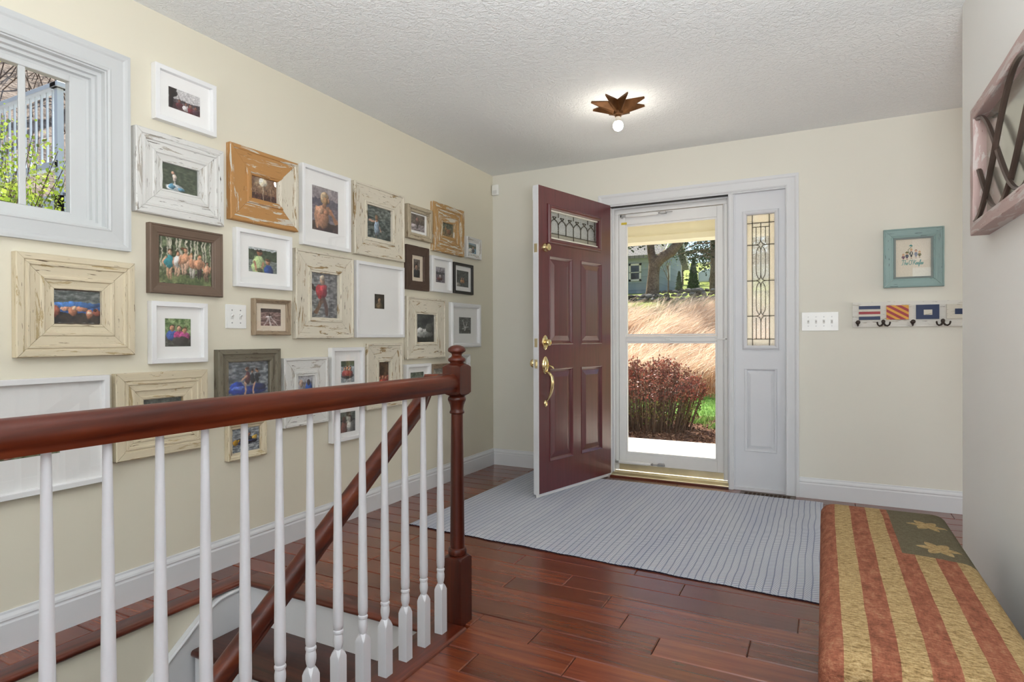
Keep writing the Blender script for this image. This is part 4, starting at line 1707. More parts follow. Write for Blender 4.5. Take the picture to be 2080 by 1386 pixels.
P('white frame with a tall photo of a fair-haired child seen from behind', 2.319, 2.686, 1.569, 2.003, .020, 'box', FW_WHITE,
  [(.198, .242, 0, 0, [('g', '#A49A9C', '#6E5E62'), ('f', .56, .74, '#4E4A58', '#6A6472', 6), ('w', .15, .56, '#6E6470', '#8A8088'), ('f', 0, .2, '#3A2A28', '#5A4440', 7),
    ('e', .46, .08, .34, .13, '#4A3230'), ('l', [(.62, .52), (.78, .40), (.94, .26)], .05, '#B07858'), ('l', [(.22, .50), (.17, .34), (.20, .12)], .05, '#C08A6A'), ('e', .42, .30, .21, .24, '#BC8466'), ('e', .42, .48, .245, .105, '#C48E6E'),
    ('l', [(.43, .52), (.44, .14)], .008, '#9A6448'), ('e', .34, .44, .09, .07, '#D2A080'), ('e', .52, .43, .08, .07, '#B27A5C'), ('e', .47, .60, .075, .07, '#B07A5C'), ('e', .49, .765, .165, .155, '#B89468'), ('e', .45, .80, .12, .11, '#D2B890'), ('e', .53, .70, .12, .08, '#A88058'), ('e', .645, .70, .03, .045, '#C08A6A')])], MATBOARD, seed=4)
P('large chipped cream frame in the upper row, photo of a child in dark water', 2.717, 3.192, 1.568, 2.003, .118, 'trimmed', FW_CREAM,
  [(.240, .200, 0, 0, [('g', '#6A726C', '#3A4440'), ('w', 0, 1, '#3E4844', '#78827C'), ('l', [(.44, .55), (.15, .56)], .03, '#C9A088'), ('l', [(.46, .56), (.60, .28)], .03, '#C9A088'), ('e', .44, .36, .10, .26, '#9FB4C8'),
    ('e', .44, .62, .05, .08, '#C9946E'), ('e', .44, .68, .06, .07, '#8A6040'), ('l', [(.42, .2), (.42, .02)], .02, '#7A6A5A')])], rough=True, seed=5)
P('small weathered pale wood frame holding a blurry photo of a rider by water', 3.228, 3.509, 1.740, 1.967, .043, 'barn', FW_WEATH,
  [(.165, .112, -.006, .006, [('g', '#7A6E66', '#9A8E8A'), ('f', .4, 1, '#4E4038', '#7E7264', 7), ('w', 0, .42, '#7E7274', '#B4AAAC'), ('e', .48, .5, .12, .3, '#54403A'), ('e', .5, .72, .1, .12, '#9A6A5E'), ('e', .3, .3, .2, .1, '#C8BEC0')])],
  MATBOARD, rough=True, seed=6)
P('square ochre frame with heavily flaked paint high near the corner', 3.527, 3.936, 1.692, 2.044, .127, 'steps', FW_FLAKED,
  [(.155, .10, 0, 0, [('g', '#5A5A44', '#7A7A58'), ('f', .6, 1, '#4A5240', '#7E8468', 8), ('f', 0, .35, '#8A7248', '#A88C58', 5), ('p', .38, .2, .62, '#A8763A', '#5A4030', '#3A2A20', SK), ('e', .66, .4, .2, .2, '#8A5A3A')])], rough=True, seed=7)
P('tiny whitewashed frame nearest the room corner in the upper row', 3.978, 4.199, 1.698, 1.863, .036, 'ogee', FW_DIST,
  [(.118, .080, 0, 0, [('g', '#8FA6B4', '#4E6A80'), ('f', .5, .8, '#4A5444', '#6A7460', 6), ('w', 0, .5, '#44708E', '#7FA4BA'), ('e', .3, .25, .25, .25, '#D8CFC4'), ('b', .62, .45, .22, '#2E3A48', '#2A2220', SK)])], MATBOARD, rough=True, seed=8)
P('dark walnut brown upright frame with a narrow cream mat', 3.222, 3.481, 1.396, 1.696, .062, 'flat', FW_DARK,
  [(.074, .125, 0, 0, [('g', '#6A625A', '#3A3430'), ('f', 0, 1, '#4A423C', '#8A8278', 9), ('b', .5, .45, .28, '#3A3A40', '#2A2220', '#B08A74')])], MATCREAM, rough=True, seed=9)
P('narrow white frame holding a photo of boat masts, left of the black frame', 3.508, 3.768, 1.401, 1.656, .020, 'box', FW_WHITE,
  [(.118, .112, 0, 0, [('g', '#B0AEB4', '#5A5058'), ('w', 0, .5, '#5E5660', '#86808A'), ('f', .5, .66, '#4A4A50', '#62626A', 5), ('l', [(.3, .1), (.55, .95)], .02, '#2E2A30'), ('l', [(.2, .55), (.9, .8)], .016, '#2E2A30'),
    ('l', [(.45, .1), (.8, .6)], .02, '#3A3036'), ('e', .45, .25, .3, .1, '#6A3A3A'), ('e', .5, .4, .1, .1, '#C0B4B0')])], MATBOARD, seed=10)
P('black frame with a white mat holding a dark photo of swimmers', 3.802, 4.081, 1.409, 1.643, .021, 'flat', FW_BLACK,
  [(.172, .124, 0, 0, [('g', '#444A48', '#2E3432'), ('w', 0, 1, '#303634', '#525A58'), ('e', .15, .1, .18, .14, '#9A9488'), ('b', .42, .45, .13, '#C08A5A', '#2A2220', SK), ('b', .58, .45, .13, '#B8743A', '#3A2A20', SK)])], MATBOARD, seed=11)
P('large white frame with a very wide mat around one tiny dark portrait', 2.733, 3.189, 1.072, 1.532, .020, 'box', FW_WHITE,
  [(.094, .091, 0, -.004, [('g', '#3A332C', '#2A2420'), ('f', 0, 1, '#2E2822', '#4E453A', 6), ('b', .52, .42, .34, '#6A5A42', '#4A3A2A', '#B08A6A'), ('e', .5, .18, .2, .1, '#8A7050')])], MATBOARD, seed=12)
P('tall chipped cream frame with a photo of a child in a red shirt', 2.270, 2.707, 1.067, 1.543, .115, 'trimmed', FW_CREAM,
  [(.208, .246, 0, 0, [('g', '#8E8C8C', '#6A6664'), ('w', 0, 1, '#6E6E70', '#9A9A9A'), ('l', [(.02, .72), (.25, .62)], .045, '#4A3E3A'), ('e', .42, .58, .2, .16, '#B8343E'), ('e', .5, .66, .14, .1, '#C2404A'),
    ('l', [(.45, .42), (.22, .12)], .05, '#7A5A4A'), ('l', [(.52, .42), (.62, .1)], .05, '#6A5048'), ('e', .46, .84, .08, .09, '#C9A084'), ('e', .46, .90, .09, .06, '#D8C6AE')])], rough=True, seed=13)
P('white frame with a photo of a man in pale green and a child in blue', 1.912, 2.247, 1.314, 1.594, .020, 'box', FW_WHITE,
  [(.170, .120, 0, 0, [('g', '#B9C2C6', '#8A9694'), ('f', .45, .98, '#28382A', '#48583E', 8), ('r', 0, .78, 1, 1, '#C2CACC'), ('f', .55, .9, '#2E3E2E', '#4A5A44', 7), ('w', .0, .5, '#5E6862', '#8A948E'),
    ('e', .36, .25, .24, .42, '#B4CC8C'), ('l', [(.2, .4), (.3, .1)], .05, SK), ('l', [(.5, .4), (.44, .12)], .05, SK), ('e', .38, .79, .09, .13, SK3), ('e', .38, .88, .10, .06, '#3A2E28'),
    ('e', .70, .10, .16, .24, '#2C4E9A'), ('e', .68, .46, .08, .12, SK), ('e', .68, .53, .09, .06, '#6A4A34'), ('e', .40, .1, .1, .1, '#5A6040')])], MATBOARD, seed=14)
P('small grey-brown wood frame beside the light switch holding a photo of a water skier', 2.013, 2.239, 1.083, 1.264, .022, 'ogee', FW_LIGHT,
  [(.125, .086, 0, 0, [('g', '#7A5A54', '#6A4A46'), ('f', .78, 1, '#3A2826', '#5A4440', 5), ('w', 0, .78, '#6E4E4A', '#A88A84'), ('l', [(.5, .02), (.42, .5)], .05, '#D8C8C4'), ('l', [(.2, .05), (.4, .45)], .03, '#C8B4B0'),
    ('l', [(.85, .05), (.5, .5)], .03, '#C8B4B0'), ('e', .42, .52, .16, .06, '#E8DCD8'), ('e', .44, .62, .04, .08, '#4A2E2C')])], MATCREAM, rough=True, seed=15)
P('taupe brown frame below the window corner holding a photo of a family on a bench', 1.503, 1.842, 1.256, 1.547, .047, 'ogee', FW_BROWN,
  [(.245, .197, 0, 0, [('g', '#58704A', '#2E3E28'), ('f', 0, 1, '#26361F', '#7E8C66', 11), ('v', .35, 1, '#C8C2AC', 16), ('f', 0, .2, '#4A5A36', '#86925E', 8), ('r', .15, .22, .95, .27, '#4A4034'),
    ('p', .20, .08, .66, '#2E8A94', '#C89A78', '#6A4A30', SK2), ('p', .34, .16, .56, '#E0DCD4', '#D0A88A', '#4A3224', SK), ('p', .48, .2, .62, '#D49A74', '#C9A48A', '#5A3A26', SK),
    ('p', .62, .16, .54, '#C98E6C', '#B9B2A8', '#A8763E', SK2), ('p', .76, .16, .54, '#CE9470', '#4A3A3A', '#6A4A30', SK), ('p', .9, .10, .45, '#D8A080', '#8A6A5A', '#4A3224', SK)])], seed=16)
P('square white frame left of the light switch holding a small garden photo', 1.508, 1.762, .962, 1.223, .021, 'box', FW_WHITE,
  [(.117, .120, 0, 0, [('g', '#6A8A4A', '#3A4A30'), ('f', .35, 1, '#4A6A34', '#9AB078', 9), ('f', 0, .4, '#2E302C', '#5E6058', 6), ('b', .3, .55, .2, '#3A5AA8', '#3A2A22', SK), ('b', .55, .55, .19, '#B83A7A', '#4A3428', SK2), ('b', .75, .5, .19, '#C24A8E', '#6A4A30', SK),
    ('e', .6, .2, .3, .16, '#4A4644')])], MATBOARD, seed=17)
P('wide cream-white moulded frame under the window, photo of children on a blue float', 1.040, 1.440, 1.001, 1.368, .119, 'multi', FW_CREAM2,
  [(.164, .120, 0, 0, [('w', .45, 1, '#5A625F', '#868C88'), ('r', 0, .42, 1, .62, '#2E62A8'), ('e', .5, .56, .5, .10, '#4478BE'), ('f', 0, .42, '#2A2A30', '#4A4038', 6), ('r', 0, .32, 1, .44, '#2B5CA4'),
    ('e', .07, .36, .08, .17, '#B8624A'), ('e', .28, .44, .13, .07, '#D89A7A'), ('e', .42, .38, .09, .15, '#C07A58'), ('e', .44, .46, .05, .06, '#E0B898'), ('e', .60, .44, .12, .08, '#D08A68'),
    ('e', .76, .30, .08, .15, '#C97E5C'), ('e', .76, .34, .06, .05, '#E8C4A8'), ('e', .92, .36, .08, .12, '#A85A44'), ('e', .90, .42, .05, .05, '#5A3A2C')])], rough=True, seed=18)
P('largest white frame, lower left, wide mat around a photo of pink flowers', .745, 1.344, .517, .926, .020, 'box', FW_WHITE,
  [(.272, .136, 0, -.003, [('g', '#7A8A6A', '#5A6A4E'), ('f', 0, 1, '#4A5A40', '#9AA084', 8)] + [('e', .07 + .125 * i, .2 + .1 * (i % 3), .075, .19, '#D0827A') for i in range(8)] + [('e', .10 + .125 * i, .65, .06, .15, '#D89A94') for i in range(7)]
    + [('e', .05 + .125 * i, .16 + .1 * (i % 3), .03, .08, '#E8B0A8') for i in range(8)])], MATBOARD, seed=19)
P('cream frame of many stepped mouldings, half hidden behind the handrail', 1.366, 1.760, .581, .928, .112, 'steps', FW_CREAM2,
  [(.170, .124, 0, 0, [('w', 0, 1, '#5E6468', '#8A9092'), ('f', .75, 1, '#4A524E', '#6A726C', 6), ('b', .4, .4, .2, '#8A3A34', '#3A2A22', SK), ('b', .65, .4, .2, '#34568A', '#5A4030', SK)])], rough=True, seed=20)
P('grey barnwood frame holding a photo of three riders on a blue jet ski', 1.812, 2.168, .717, 1.015, .060, 'barn', FW_BARN,
  [(.236, .178, 0, 0, [('w', 0, 1, '#565E68', '#9AA0A6'), ('w', 0, .28, '#48505E', '#7E8690'), ('e', .48, .22, .46, .12, '#1E3A9A'), ('e', .24, .34, .16, .13, '#2648B8'), ('e', .74, .30, .2, .08, '#1E2E6A'), ('e', .30, .28, .2, .05, '#5A7AD8'),
    ('l', [(.45, .42), (.42, .12)], .03, SK2), ('l', [(.64, .40), (.62, .14)], .03, SK2), ('e', .49, .56, .06, .17, '#5A3038'), ('l', [(.46, .62), (.36, .50)], .022, SK2), ('e', .48, .79, .035, .055, SK2), ('e', .48, .82, .038, .04, '#6A3A28'),
    ('e', .61, .55, .06, .15, '#2A2E3A'), ('e', .60, .74, .032, .05, SK), ('e', .60, .77, .035, .03, '#3A2A22'), ('e', .73, .55, .055, .15, '#262A34'), ('e', .72, .76, .032, .05, SK), ('e', .72, .79, .034, .03, '#4A3224')])], rough=True, seed=21, cells=76)
P('whitewashed planked frame with dark mitre cracks, behind the handrail middle', 2.191, 2.499, .603, .964, .097, 'trimmed', FW_DIST,
  [(.114, .166, 0, 0, [('g', '#C0C2C6', '#8A8C94'), ('f', 0, .8, '#6E6A6C', '#B0ACAE', 8), ('e', .32, .5, .2, .36, '#A09AA0'), ('e', .32, .76, .12, .12, '#B89A84'), ('e', .76, .42, .22, .40, '#2A52A8'), ('e', .76, .78, .10, .10, '#4A3A38')])], rough=True, seed=22)
P('tall white frame with two photos one above the other', 2.527, 2.799, .473, 1.014, .021, 'box', FW_WHITE,
  [(.112, .126, .012, .128, [('g', '#A8AEB0', '#7E8688'), ('f', .74, 1, '#3A4A34', '#5A6A4C', 6), ('w', 0, .74, '#868E92', '#B2B8BA'), ('e', .5, .32, .45, .14, '#4A484C'), ('e', .5, .38, .36, .08, '#6A686C'), ('b', .32, .55, .17, '#A83A3A', '#3A2A22', SK), ('b', .5, .57, .17, '#B04A4A', '#4A3224', SK), ('b', .7, .55, .17, '#983434', '#2A2220', SK)]),
   (.132, .118, .008, -.166, [('g', '#8A8A84', '#4A4642'), ('f', .6, 1, '#3E463A', '#6E7468', 7), ('r', 0, .55, 1, .62, '#2E2A28'), ('e', .32, .22, .2, .34, '#7A4A40'), ('e', .32, .62, .11, .16, '#5A3A2E'), ('e', .68, .22, .2, .34, '#8A8684'), ('e', .68, .64, .12, .18, '#3A2A24')])], MATBOARD, seed=23)
P('chipped cream frame right of the two-photo frame, with an upright crowd photo', 2.821, 3.164, .630, 1.035, .117, 'trimmed', FW_CREAM,
  [(.112, .172, 0, 0, [('g', '#4A2E20', '#3A241C'), ('f', .45, 1, '#3A2A1E', '#7A5A40', 9), ('f', .2, .5, '#8A3A2A', '#B8644A', 10), ('b', .25, .35, .14, '#A83A2E', '#3A2018', SK), ('b', .5, .38, .14, '#B8503A', '#3A2018', SK), ('b', .75, .35, .14, '#8A2E28', '#3A2018', SK), ('f', 0, .14, '#C06A4E', '#8A4030', 8)])], rough=True, seed=24)
P('chipped cream frame with a grey photo of a resting swan, right of the tiny portrait', 3.218, 3.671, .926, 1.349, .115, 'trimmed', FW_CREAM,
  [(.224, .192, 0, 0, [('g', '#4A4E4C', '#2E302E'), ('f', .5, 1, '#34383A', '#5A5E5C', 5), ('e', .45, .36, .42, .13, '#C8C8C4'), ('e', .5, .26, .45, .10, '#8E908C'), ('e', .75, .5, .2, .16, '#5A5C58'), ('e', .28, .44, .14, .08, '#E2E2DE')])], rough=True, seed=25)
P('rounded white frame nearest the corner holding a black and white photo of driftwood', 3.758, 4.190, .996, 1.337, .034, 'round', FW_WHITE,
  [(.176, .126, 0, 0, [('g', '#6A6C6A', '#3E403E'), ('w', 0, 1, '#464846', '#6E706E'), ('e', .5, .2, .45, .08, '#3A3A38'), ('l', [(.5, .2), (.35, .8)], .03, '#C8C8C2'), ('l', [(.52, .2), (.7, .7)], .026, '#D2D2CC'), ('l', [(.3, .3), (.75, .42)], .026, '#BABAB4'), ('l', [(.45, .5), (.6, .35)], .02, '#DADAD4')])],
  MATBOARD, seed=26)
P('small white frame low down, left of the newel finial', 3.211, 3.492, .660, .891, .020, 'box', FW_WHITE,
  [(.150, .118, 0, 0, [('g', '#B8BCB8', '#6A706A'), ('f', .7, 1, '#4A564A', '#7A8474', 7), ('w', 0, .7, '#7A8488', '#A4ACAE'), ('b', .5, .4, .25, '#3A3A4A', '#3A2A22', SK)])], MATBOARD, seed=27)
P('light brown wood frame mostly hidden behind the newel post', 3.506, 3.735, .690, .882, .034, 'ogee', FW_LIGHT,
  [(.15, .12, 0, 0, [('g', '#C8C4BC', '#8A867E'), ('f', .4, 1, '#8A8478', '#C0BAAE', 6)])], rough=True, seed=28)
P('whitewashed frame peeking out just right of the newel finial', 3.755, 4.022, .745, .942, .034, 'ogee', FW_DIST,
  [(.19, .12, 0, 0, [('g', '#D8D6CE', '#B0ACA2'), ('f', .4, 1, '#A8A498', '#D0CCC0', 6)])], rough=True, seed=29)
P('small whitewashed frame below the handrail holding a photo of people on a yellow raft', 1.865, 2.083, .492, .667, .031, 'ogee', FW_CREAM2,
  [(.156, .113, 0, 0, [('w', 0, 1, '#6A727A', '#B4BABE'), ('e', .5, .42, .44, .13, '#2A3048'), ('l', [(.1, .42), (.9, .56)], .055, '#D8A82A'), ('e', .15, .42, .1, .12, '#C89420'), ('e', .85, .55, .09, .1, '#D8A82A'), ('b', .4, .55, .16, '#2A2A34', '#2A2220', SK3), ('b', .62, .62, .17, '#22262E', '#2A2220', SK3),
    ('l', [(.25, .38), (.8, .46)], .02, '#3A4A8A')])], rough=True, seed=30)

# ------------------------------------------------------------------ teal frame on the front wall
FIG = [('g', '#E2D9C6', '#E2D9C6')]


def stick(x, y, s, body, trou, hair, skin='#D8B090', hat=None):
    a = []
    a += [('l', [(x - .010, y + .02), (x - .010, y - .02)], .004, skin), ('l', [(x + .010, y + .02), (x + .010, y - .02)], .004, skin)]
    a += [('e', x - .012, y - .022, .012, .005, '#3A2A22'), ('e', x + .012, y - .022, .012, .005, '#3A2A22')]
    a += [('e', x, y + .035 * s, .026, .030 * s, trou), ('e', x, y + .075 * s, .030, .040 * s, body)]
    a += [('l', [(x - .026, y + .10 * s), (x - .042, y + .05 * s)], .006, body), ('l', [(x + .026, y + .10 * s), (x + .042, y + .05 * s)], .006, body)]
    a += [('e', x, y + .142 * s, .032, .032, hair), ('e', x, y + .132 * s, .027, .026, skin)]
    if hat:
        a += [('e', x, y + .165 * s, .048, .014, hat), ('e', x, y + .175 * s, .026, .018, hat)]
    return a


FIG += stick(.25, .475, .75, '#6A4458', '#6A4458', '#C9A070')
FIG += stick(.345, .49, .9, '#4A5A68', '#5A3A5A', '#6A6A3A', hat='#6A6A34')
FIG += stick(.455, .515, 1.3, '#3E4440', '#34383A', '#C9A060')
FIG += [('e', .455, .615, .014, .038, '#E2DED0'), ('l', [(.405, .60), (.37, .70), (.48, .79)], .005, '#6A7A5A'), ('e', .445, .80, .045, .014, '#2F8A86'), ('e', .445, .815, .02, .012, '#2F8A86')]
FIG += stick(.575, .515, 1.1, '#7E8494', '#7E8494', '#8A5A48')
FIG += stick(.665, .52, .8, '#6E6A34', '#5A5A34', '#C9A04A')
INK = '#3E8E8A'


def script(pts_list, x0, y0, k):
    return [('l', [(x0 + a * k, y0 + b2 * k) for a, b2 in pts], .0052, INK) for pts in pts_list]


def arc(cx_, cy_, rx, ry, a0, a1, n_=9):
    return [(cx_ + rx * math.cos(math.radians(a0 + (a1 - a0) * i / n_)), cy_ + ry * math.sin(math.radians(a0 + (a1 - a0) * i / n_))) for i in range(n_ + 1)]


def small_e(x):
    return [(x, .25)] + arc(x + .17, .26, .15, .22, -10, 180) + arc(x + .17, .24, .15, .24, 180, 320)


TXT = [
    [(-.05, 1.0), (.25, 1.08), (.75, 1.05)], [(.38, 1.05), (.30, .5), (.18, .05), (.05, .0)],                       # T
    [(.62, 0), (.75, .55), (.86, 1.05)], [(.68, .3), (.82, .5), (.95, .42), (.96, .15), (1.05, .03)],                 # h
    small_e(1.12),                                                                                                # e
    arc(2.05, .52, .33, .52, 80, 430, 16),                                                                       # O
    [(2.55, 1.1), (2.5, .85)],                                                                                    # apostrophe
    [(2.75, 0), (2.85, .5), (2.95, 1.05)], [(3.35, .98), (3.02, .55), (2.86, .45)], [(2.95, .5), (3.12, .25), (3.35, .02)],   # K
    small_e(3.38), small_e(3.78),                                                                                   # ee
    [(4.12, .05), (4.38, .55), (4.5, .95), (4.4, 1.05), (4.32, .8), (4.28, .2), (4.22, -.38), (4.12, -.42), (4.18, -.1), (4.45, .1)],  # f
    small_e(4.48),                                                                                                  # e
    [(4.85, .1), (5.05, .48), (5.12, .22), (5.02, .02), (4.88, .06)],                                              # s
]
FIG += script([[(a + .12 * b2, b2) for a, b2 in p_] for p_ in TXT], .205, .335, .107)
teal_ = picture('teal painted frame with dark nicks holding a cartoon family print', 2.820, 3.133, 1.372, 1.735, .0555, 'ogee', FW_TEAL,
        [(.202, .252, 0, 0, FIG)], rough=True, seed=41, loc=(2.9765, D - .0015, 1.5535), rz=-PI / 2, name='teal_picture_frame', cells=230)

m_ = MB()
lw, lh, lt = .202, .252, .010
for a, b2, c, d in ((-lw / 2, -lw / 2 + lt, -lh / 2, lh / 2), (lw / 2 - lt, lw / 2, -lh / 2, lh / 2), (-lw / 2 + lt, lw / 2 - lt, lh / 2 - lt, lh / 2), (-lw / 2 + lt, lw / 2 - lt, -lh / 2, -lh / 2 + lt)):
    m_.box(.0134, .0175, a, b2, c, d)
for i in range(26):
    for s in (-1, 1):
        v_ = -lh / 2 + .006 + i * (lh - .012) / 25
        m_.box(.0175, .0192, s * (lw / 2 - .0055) - .0028, s * (lw / 2 - .0055) + .0028, v_ - .0026, v_ + .0026)
for i in range(20):
    for s in (-1, 1):
        u_ = -lw / 2 + .012 + i * (lw - .024) / 19
        m_.box(.0175, .0192, u_ - .0026, u_ + .0026, s * (lh / 2 - .0055) - .0028, s * (lh / 2 - .0055) + .0028)
m_.build('beaded_lip', paint('grey_beaded_lip', '#7C8682', .6), teal_)

# ------------------------------------------------------------------ hook rack with signal flags (local: x out of the wall, y along it)
RACKW = distressed('whitewashed_rack_board', '#E0DDD4', '#BEB6A4', '#6A5C48', .2, .8)
FLAG_W = distressed('flag_white_paint', '#D8D3C4', '#B8AE98', '#7A6C54', .2, 1.2)
FLAG_B = paint('flag_navy_paint', '#1E2E52', .45, .4, .1)
FLAG_R = paint('flag_red_paint', '#9A2E34', .45, .4, .1)
FLAG_Y = paint('flag_yellow_paint', '#D89C34', .45, .4, .08)
rk = thing('coat_rack', 'whitewashed coat rack with four painted signal flags and dark hooks under the teal frame', 'coat rack', (2.651, D - .0005, 1.208), -PI / 2)


def face_uv(mb):
    mb.uv = [(p_[1] + .37, p_[2] * 1.0 + p_[0]) for p_ in mb.v]
    return mb


m_ = MB()
m_.box(0, .018, 0, .72, -.079, .079)
face_uv(m_)
m_.build('board', RACKW, rk)
for i, y in enumerate((.034, .184, .339, .493)):
    w_, zb, zt = .117, -.034, .054
    m_ = MB()
    m_.box(.018, .028, y, y + w_, zb, zt)
    base_mat = [FLAG_W, FLAG_Y, FLAG_B, FLAG_W][i]
    if base_mat == FLAG_W:
        face_uv(m_)
    fl = m_.build('flag_block', base_mat, rk)
    fl['label'] = ['navy, white and red striped flag', 'yellow flag with red diagonals', 'navy flag with a white centre', 'white flag with a navy centre'][i]
    h = zt - zb
    if i == 0:
        for z0, z1, mm in ((0, .24, FLAG_B), (.40, .59, FLAG_R), (.76, 1, FLAG_B)):
            m_ = MB()
            m_.box(.0278, .0286, y, y + w_, zb + h * z0, zb + h * z1)
            m_.build('stripe', mm, fl)
    elif i == 1:
        from mathutils import geometry
        def clip(poly, a, b2, c):
            out = []
            for q in range(len(poly)):
                p0, p1 = poly[q], poly[(q + 1) % len(poly)]
                d0, d1 = a * p0[0] + b2 * p0[1] - c, a * p1[0] + b2 * p1[1] - c
                if d0 <= 0:
                    out.append(p0)
                if d0 * d1 < 0:
                    t = d0 / (d0 - d1)
                    out.append((p0[0] + (p1[0] - p0[0]) * t, p0[1] + (p1[1] - p0[1]) * t))
            return out
        for q in range(5):
            # stripes falling to the right
            lo = -.034 + q * .0345
            poly = [(y, zb), (y + w_, zb), (y + w_, zt), (y, zt)]
            c0_ = (y - .0) * .62 + zb + lo
            poly = clip(poly, .62, 1, c0_ + .031)
            if len(poly) > 2:
                poly = clip(poly, -.62, -1, -(c0_ + .013))
            if len(poly) > 2:
                m_ = MB()
                m_.prism(poly, 'x', .0278, .0286)
                m_.build('stripe', FLAG_R, fl)
    elif i == 2:
        m_ = MB()
        m_.box(.0278, .0286, y + w_ * .33, y + w_ * .70, zb + h * .29, zb + h * .65)
        face_uv(m_)
        m_.build('square', FLAG_W, fl)
    else:
        m_ = MB()
        m_.box(.0278, .0286, y + w_ * .34, y + w_ * .70, zb + h * .30, zb + h * .68)
        m_.build('square', FLAG_B, fl)
for i, y in enumerate((.029, .168, .321, .475)):
    m_ = MB()
    if i % 2:
        m_.lathe([(.011, .018), (.011, .022), (.007, .025)], (0, y, -.046), 14, 'x', sx=1, sy=1.2)
        for s in (-1, 1):
            m_.tube([(.022, y, -.052), (.026, y + s * .010, -.070), (.032, y + s * .022, -.073), (.037, y + s * .031, -.066), (.040, y + s * .034, -.054)], [.0055, .0055, .005, .0045, .005], 8)
        m_.lathe([(.003, -.006), (.0055, 0), (.003, .006)], (.040, y - .034, -.053), 8)
        m_.lathe([(.003, -.006), (.0055, 0), (.003, .006)], (.040, y + .034, -.053), 8)
    else:
        m_.prism([(y - .014, -.046), (y + .014, -.046), (y + .012, -.053), (y + .004, -.066), (y, -.078), (y - .004, -.066), (y - .012, -.053)], 'x', .018, .023)
        m_.tube([(.022, y, -.062), (.034, y, -.070), (.046, y, -.064), (.050, y, -.052)], [.005, .005, .0045, .005], 8)
        m_.lathe([(.004, .046), (.012, .049), (.013, .052), (.008, .055)], (0, y, -.049), 14, 'x')
    m_.build('hook', HOOKM, rk, smooth=50)

# ------------------------------------------------------------------ switches and sensor
def switch_plate(label, loc, rz, n, w, h, dz=0):
    r = thing('switch_plate', label, 'light switch', loc, rz)
    m_ = MB()
    m_.box(0, .006, -w / 2, w / 2, -h / 2, h / 2)
    m_.build('plate', PLATE, r, bevel=.003, segs=2)
    for i in range(n):
        y = (i - (n - 1) / 2) * .046
        m_ = MB()
        m_.box(.006, .0075, y - .006, y + .006, -.013, .013)
        m_.build('toggle_slot', paint('switch_slot_grey', '#C9C9C4', .5) if i == 0 else bpy.data.materials['switch_slot_grey'], r)
        m_ = MB()
        m_.prism([(.006, -.003), (.006, .009), (.017, .013), (.018, .006)], 'y', y - .0045, y + .0045)
        m_.build('toggle', PLATE, r, bevel=.001)
        for z in (-.030, .030):
            m_ = MB()
            m_.lathe([(.0033, .005), (.0033, .0068), (.002, .0072)], (0, y, z), 10, 'x')
            m_.build('screw', STEEL, r)
    return r


switch_plate('white double light switch on the cream wall between picture frames', (0, 1.928, 1.171), 0, 2, .114, .114)
switch_plate('white four-gang light switch on the front wall beside the sidelight', (2.4645, D, 1.169), -PI / 2, 4, .216, .124)
ms = thing('motion_sensor', 'small white motion sensor high in the room corner', 'sensor', (.036, D, 2.313), -PI / 2)
m_ = MB()
m_.box(0, .03, -.03, .03, -.044, .044)
m_.build('housing', PLATE, ms, bevel=.008, segs=3, smooth=40)
m_ = MB()
m_.box(.029, .033, -.02, .02, -.036, -.004)
m_.build('lens', paint('sensor_lens', '#DCDCDA', .3), ms, bevel=.002)

# ------------------------------------------------------------------ floor register
vt = thing('floor_register', 'dark metal floor register with cut-out scrolls below the sidelight', 'vent', (2.148, 4.352, 0))
vt.rotation_euler.z = math.radians(-1)
VMAT = paint('dark_bronze_register', '#5A4A3E', .4, .5, .15, .1, .7)
m_ = MB()
m_.box(-.165, .165, -.050, .050, .0005, .0022)
m_.build('duct_opening', BLACKM, vt)
m_ = MB()
for x0, x1, y0, y1 in ((-.172, .172, -.060, -.036), (-.172, .172, .036, .060), (-.172, -.145, -.036, .036), (.145, .172, -.036, .036)):
    m_.box(x0, x1, y0, y1, .002, .0065)
m_.build('rim', VMAT, vt, bevel=.001)
m_ = MB()
for i in range(11):
    x = -.132 + i * .0264
    for s in (-1, 1):
        pts = [(x + .012 * math.cos(a), s * .017 + .014 * math.sin(a), .0045) for a in [2 * PI * q / 10 for q in range(11)]]
        m_.tube(pts, .0026, 5)
    m_.box(x - .015, x - .011, -.037, .037, .003, .006)
m_.box(-.146, .146, -.002, .002, .003, .006)
m_.build('scroll_grille', VMAT, vt)

# ------------------------------------------------------------------ iron lattice panel on the right wall (local frame: world axes)
PINKW = distressed('red_washed_weathered_wood', '#B69C96', '#CFC3BE', '#8A665F', .8, .8)
ly0, ly1, lz0, lz1 = 1.35, 2.634, 1.420, 1.862
lp = thing('lattice_wall_panel', 'weathered pinkish wood window panel with interlaced iron curves on the right wall', 'wall decor', (RX - .0005, (ly0 + ly1) / 2, (lz0 + lz1) / 2), PI)
frame_sides(lp, ly1 - ly0, lz1 - lz0, .042, 'box', PINKW, 77, True)
for o in list(lp.children):
    o.scale.x = 1.75
m_ = MB()
m_.box(.012, .015, -(ly1 - ly0) / 2 + .04, (ly1 - ly0) / 2 - .04, -(lz1 - lz0) / 2 + .04, (lz1 - lz0) / 2 - .04)
OLDG, nt, b = mat_new('old_grey_mirror_glass')
b.inputs['Base Color'].default_value = rgba('#B4B4A8')
b.inputs['Metallic'].default_value = .6
b.inputs['Roughness'].default_value = .12
m_.build('glass', OLDG, lp)
mid = 0
hA = (lz1 - lz0) / 2 - .045
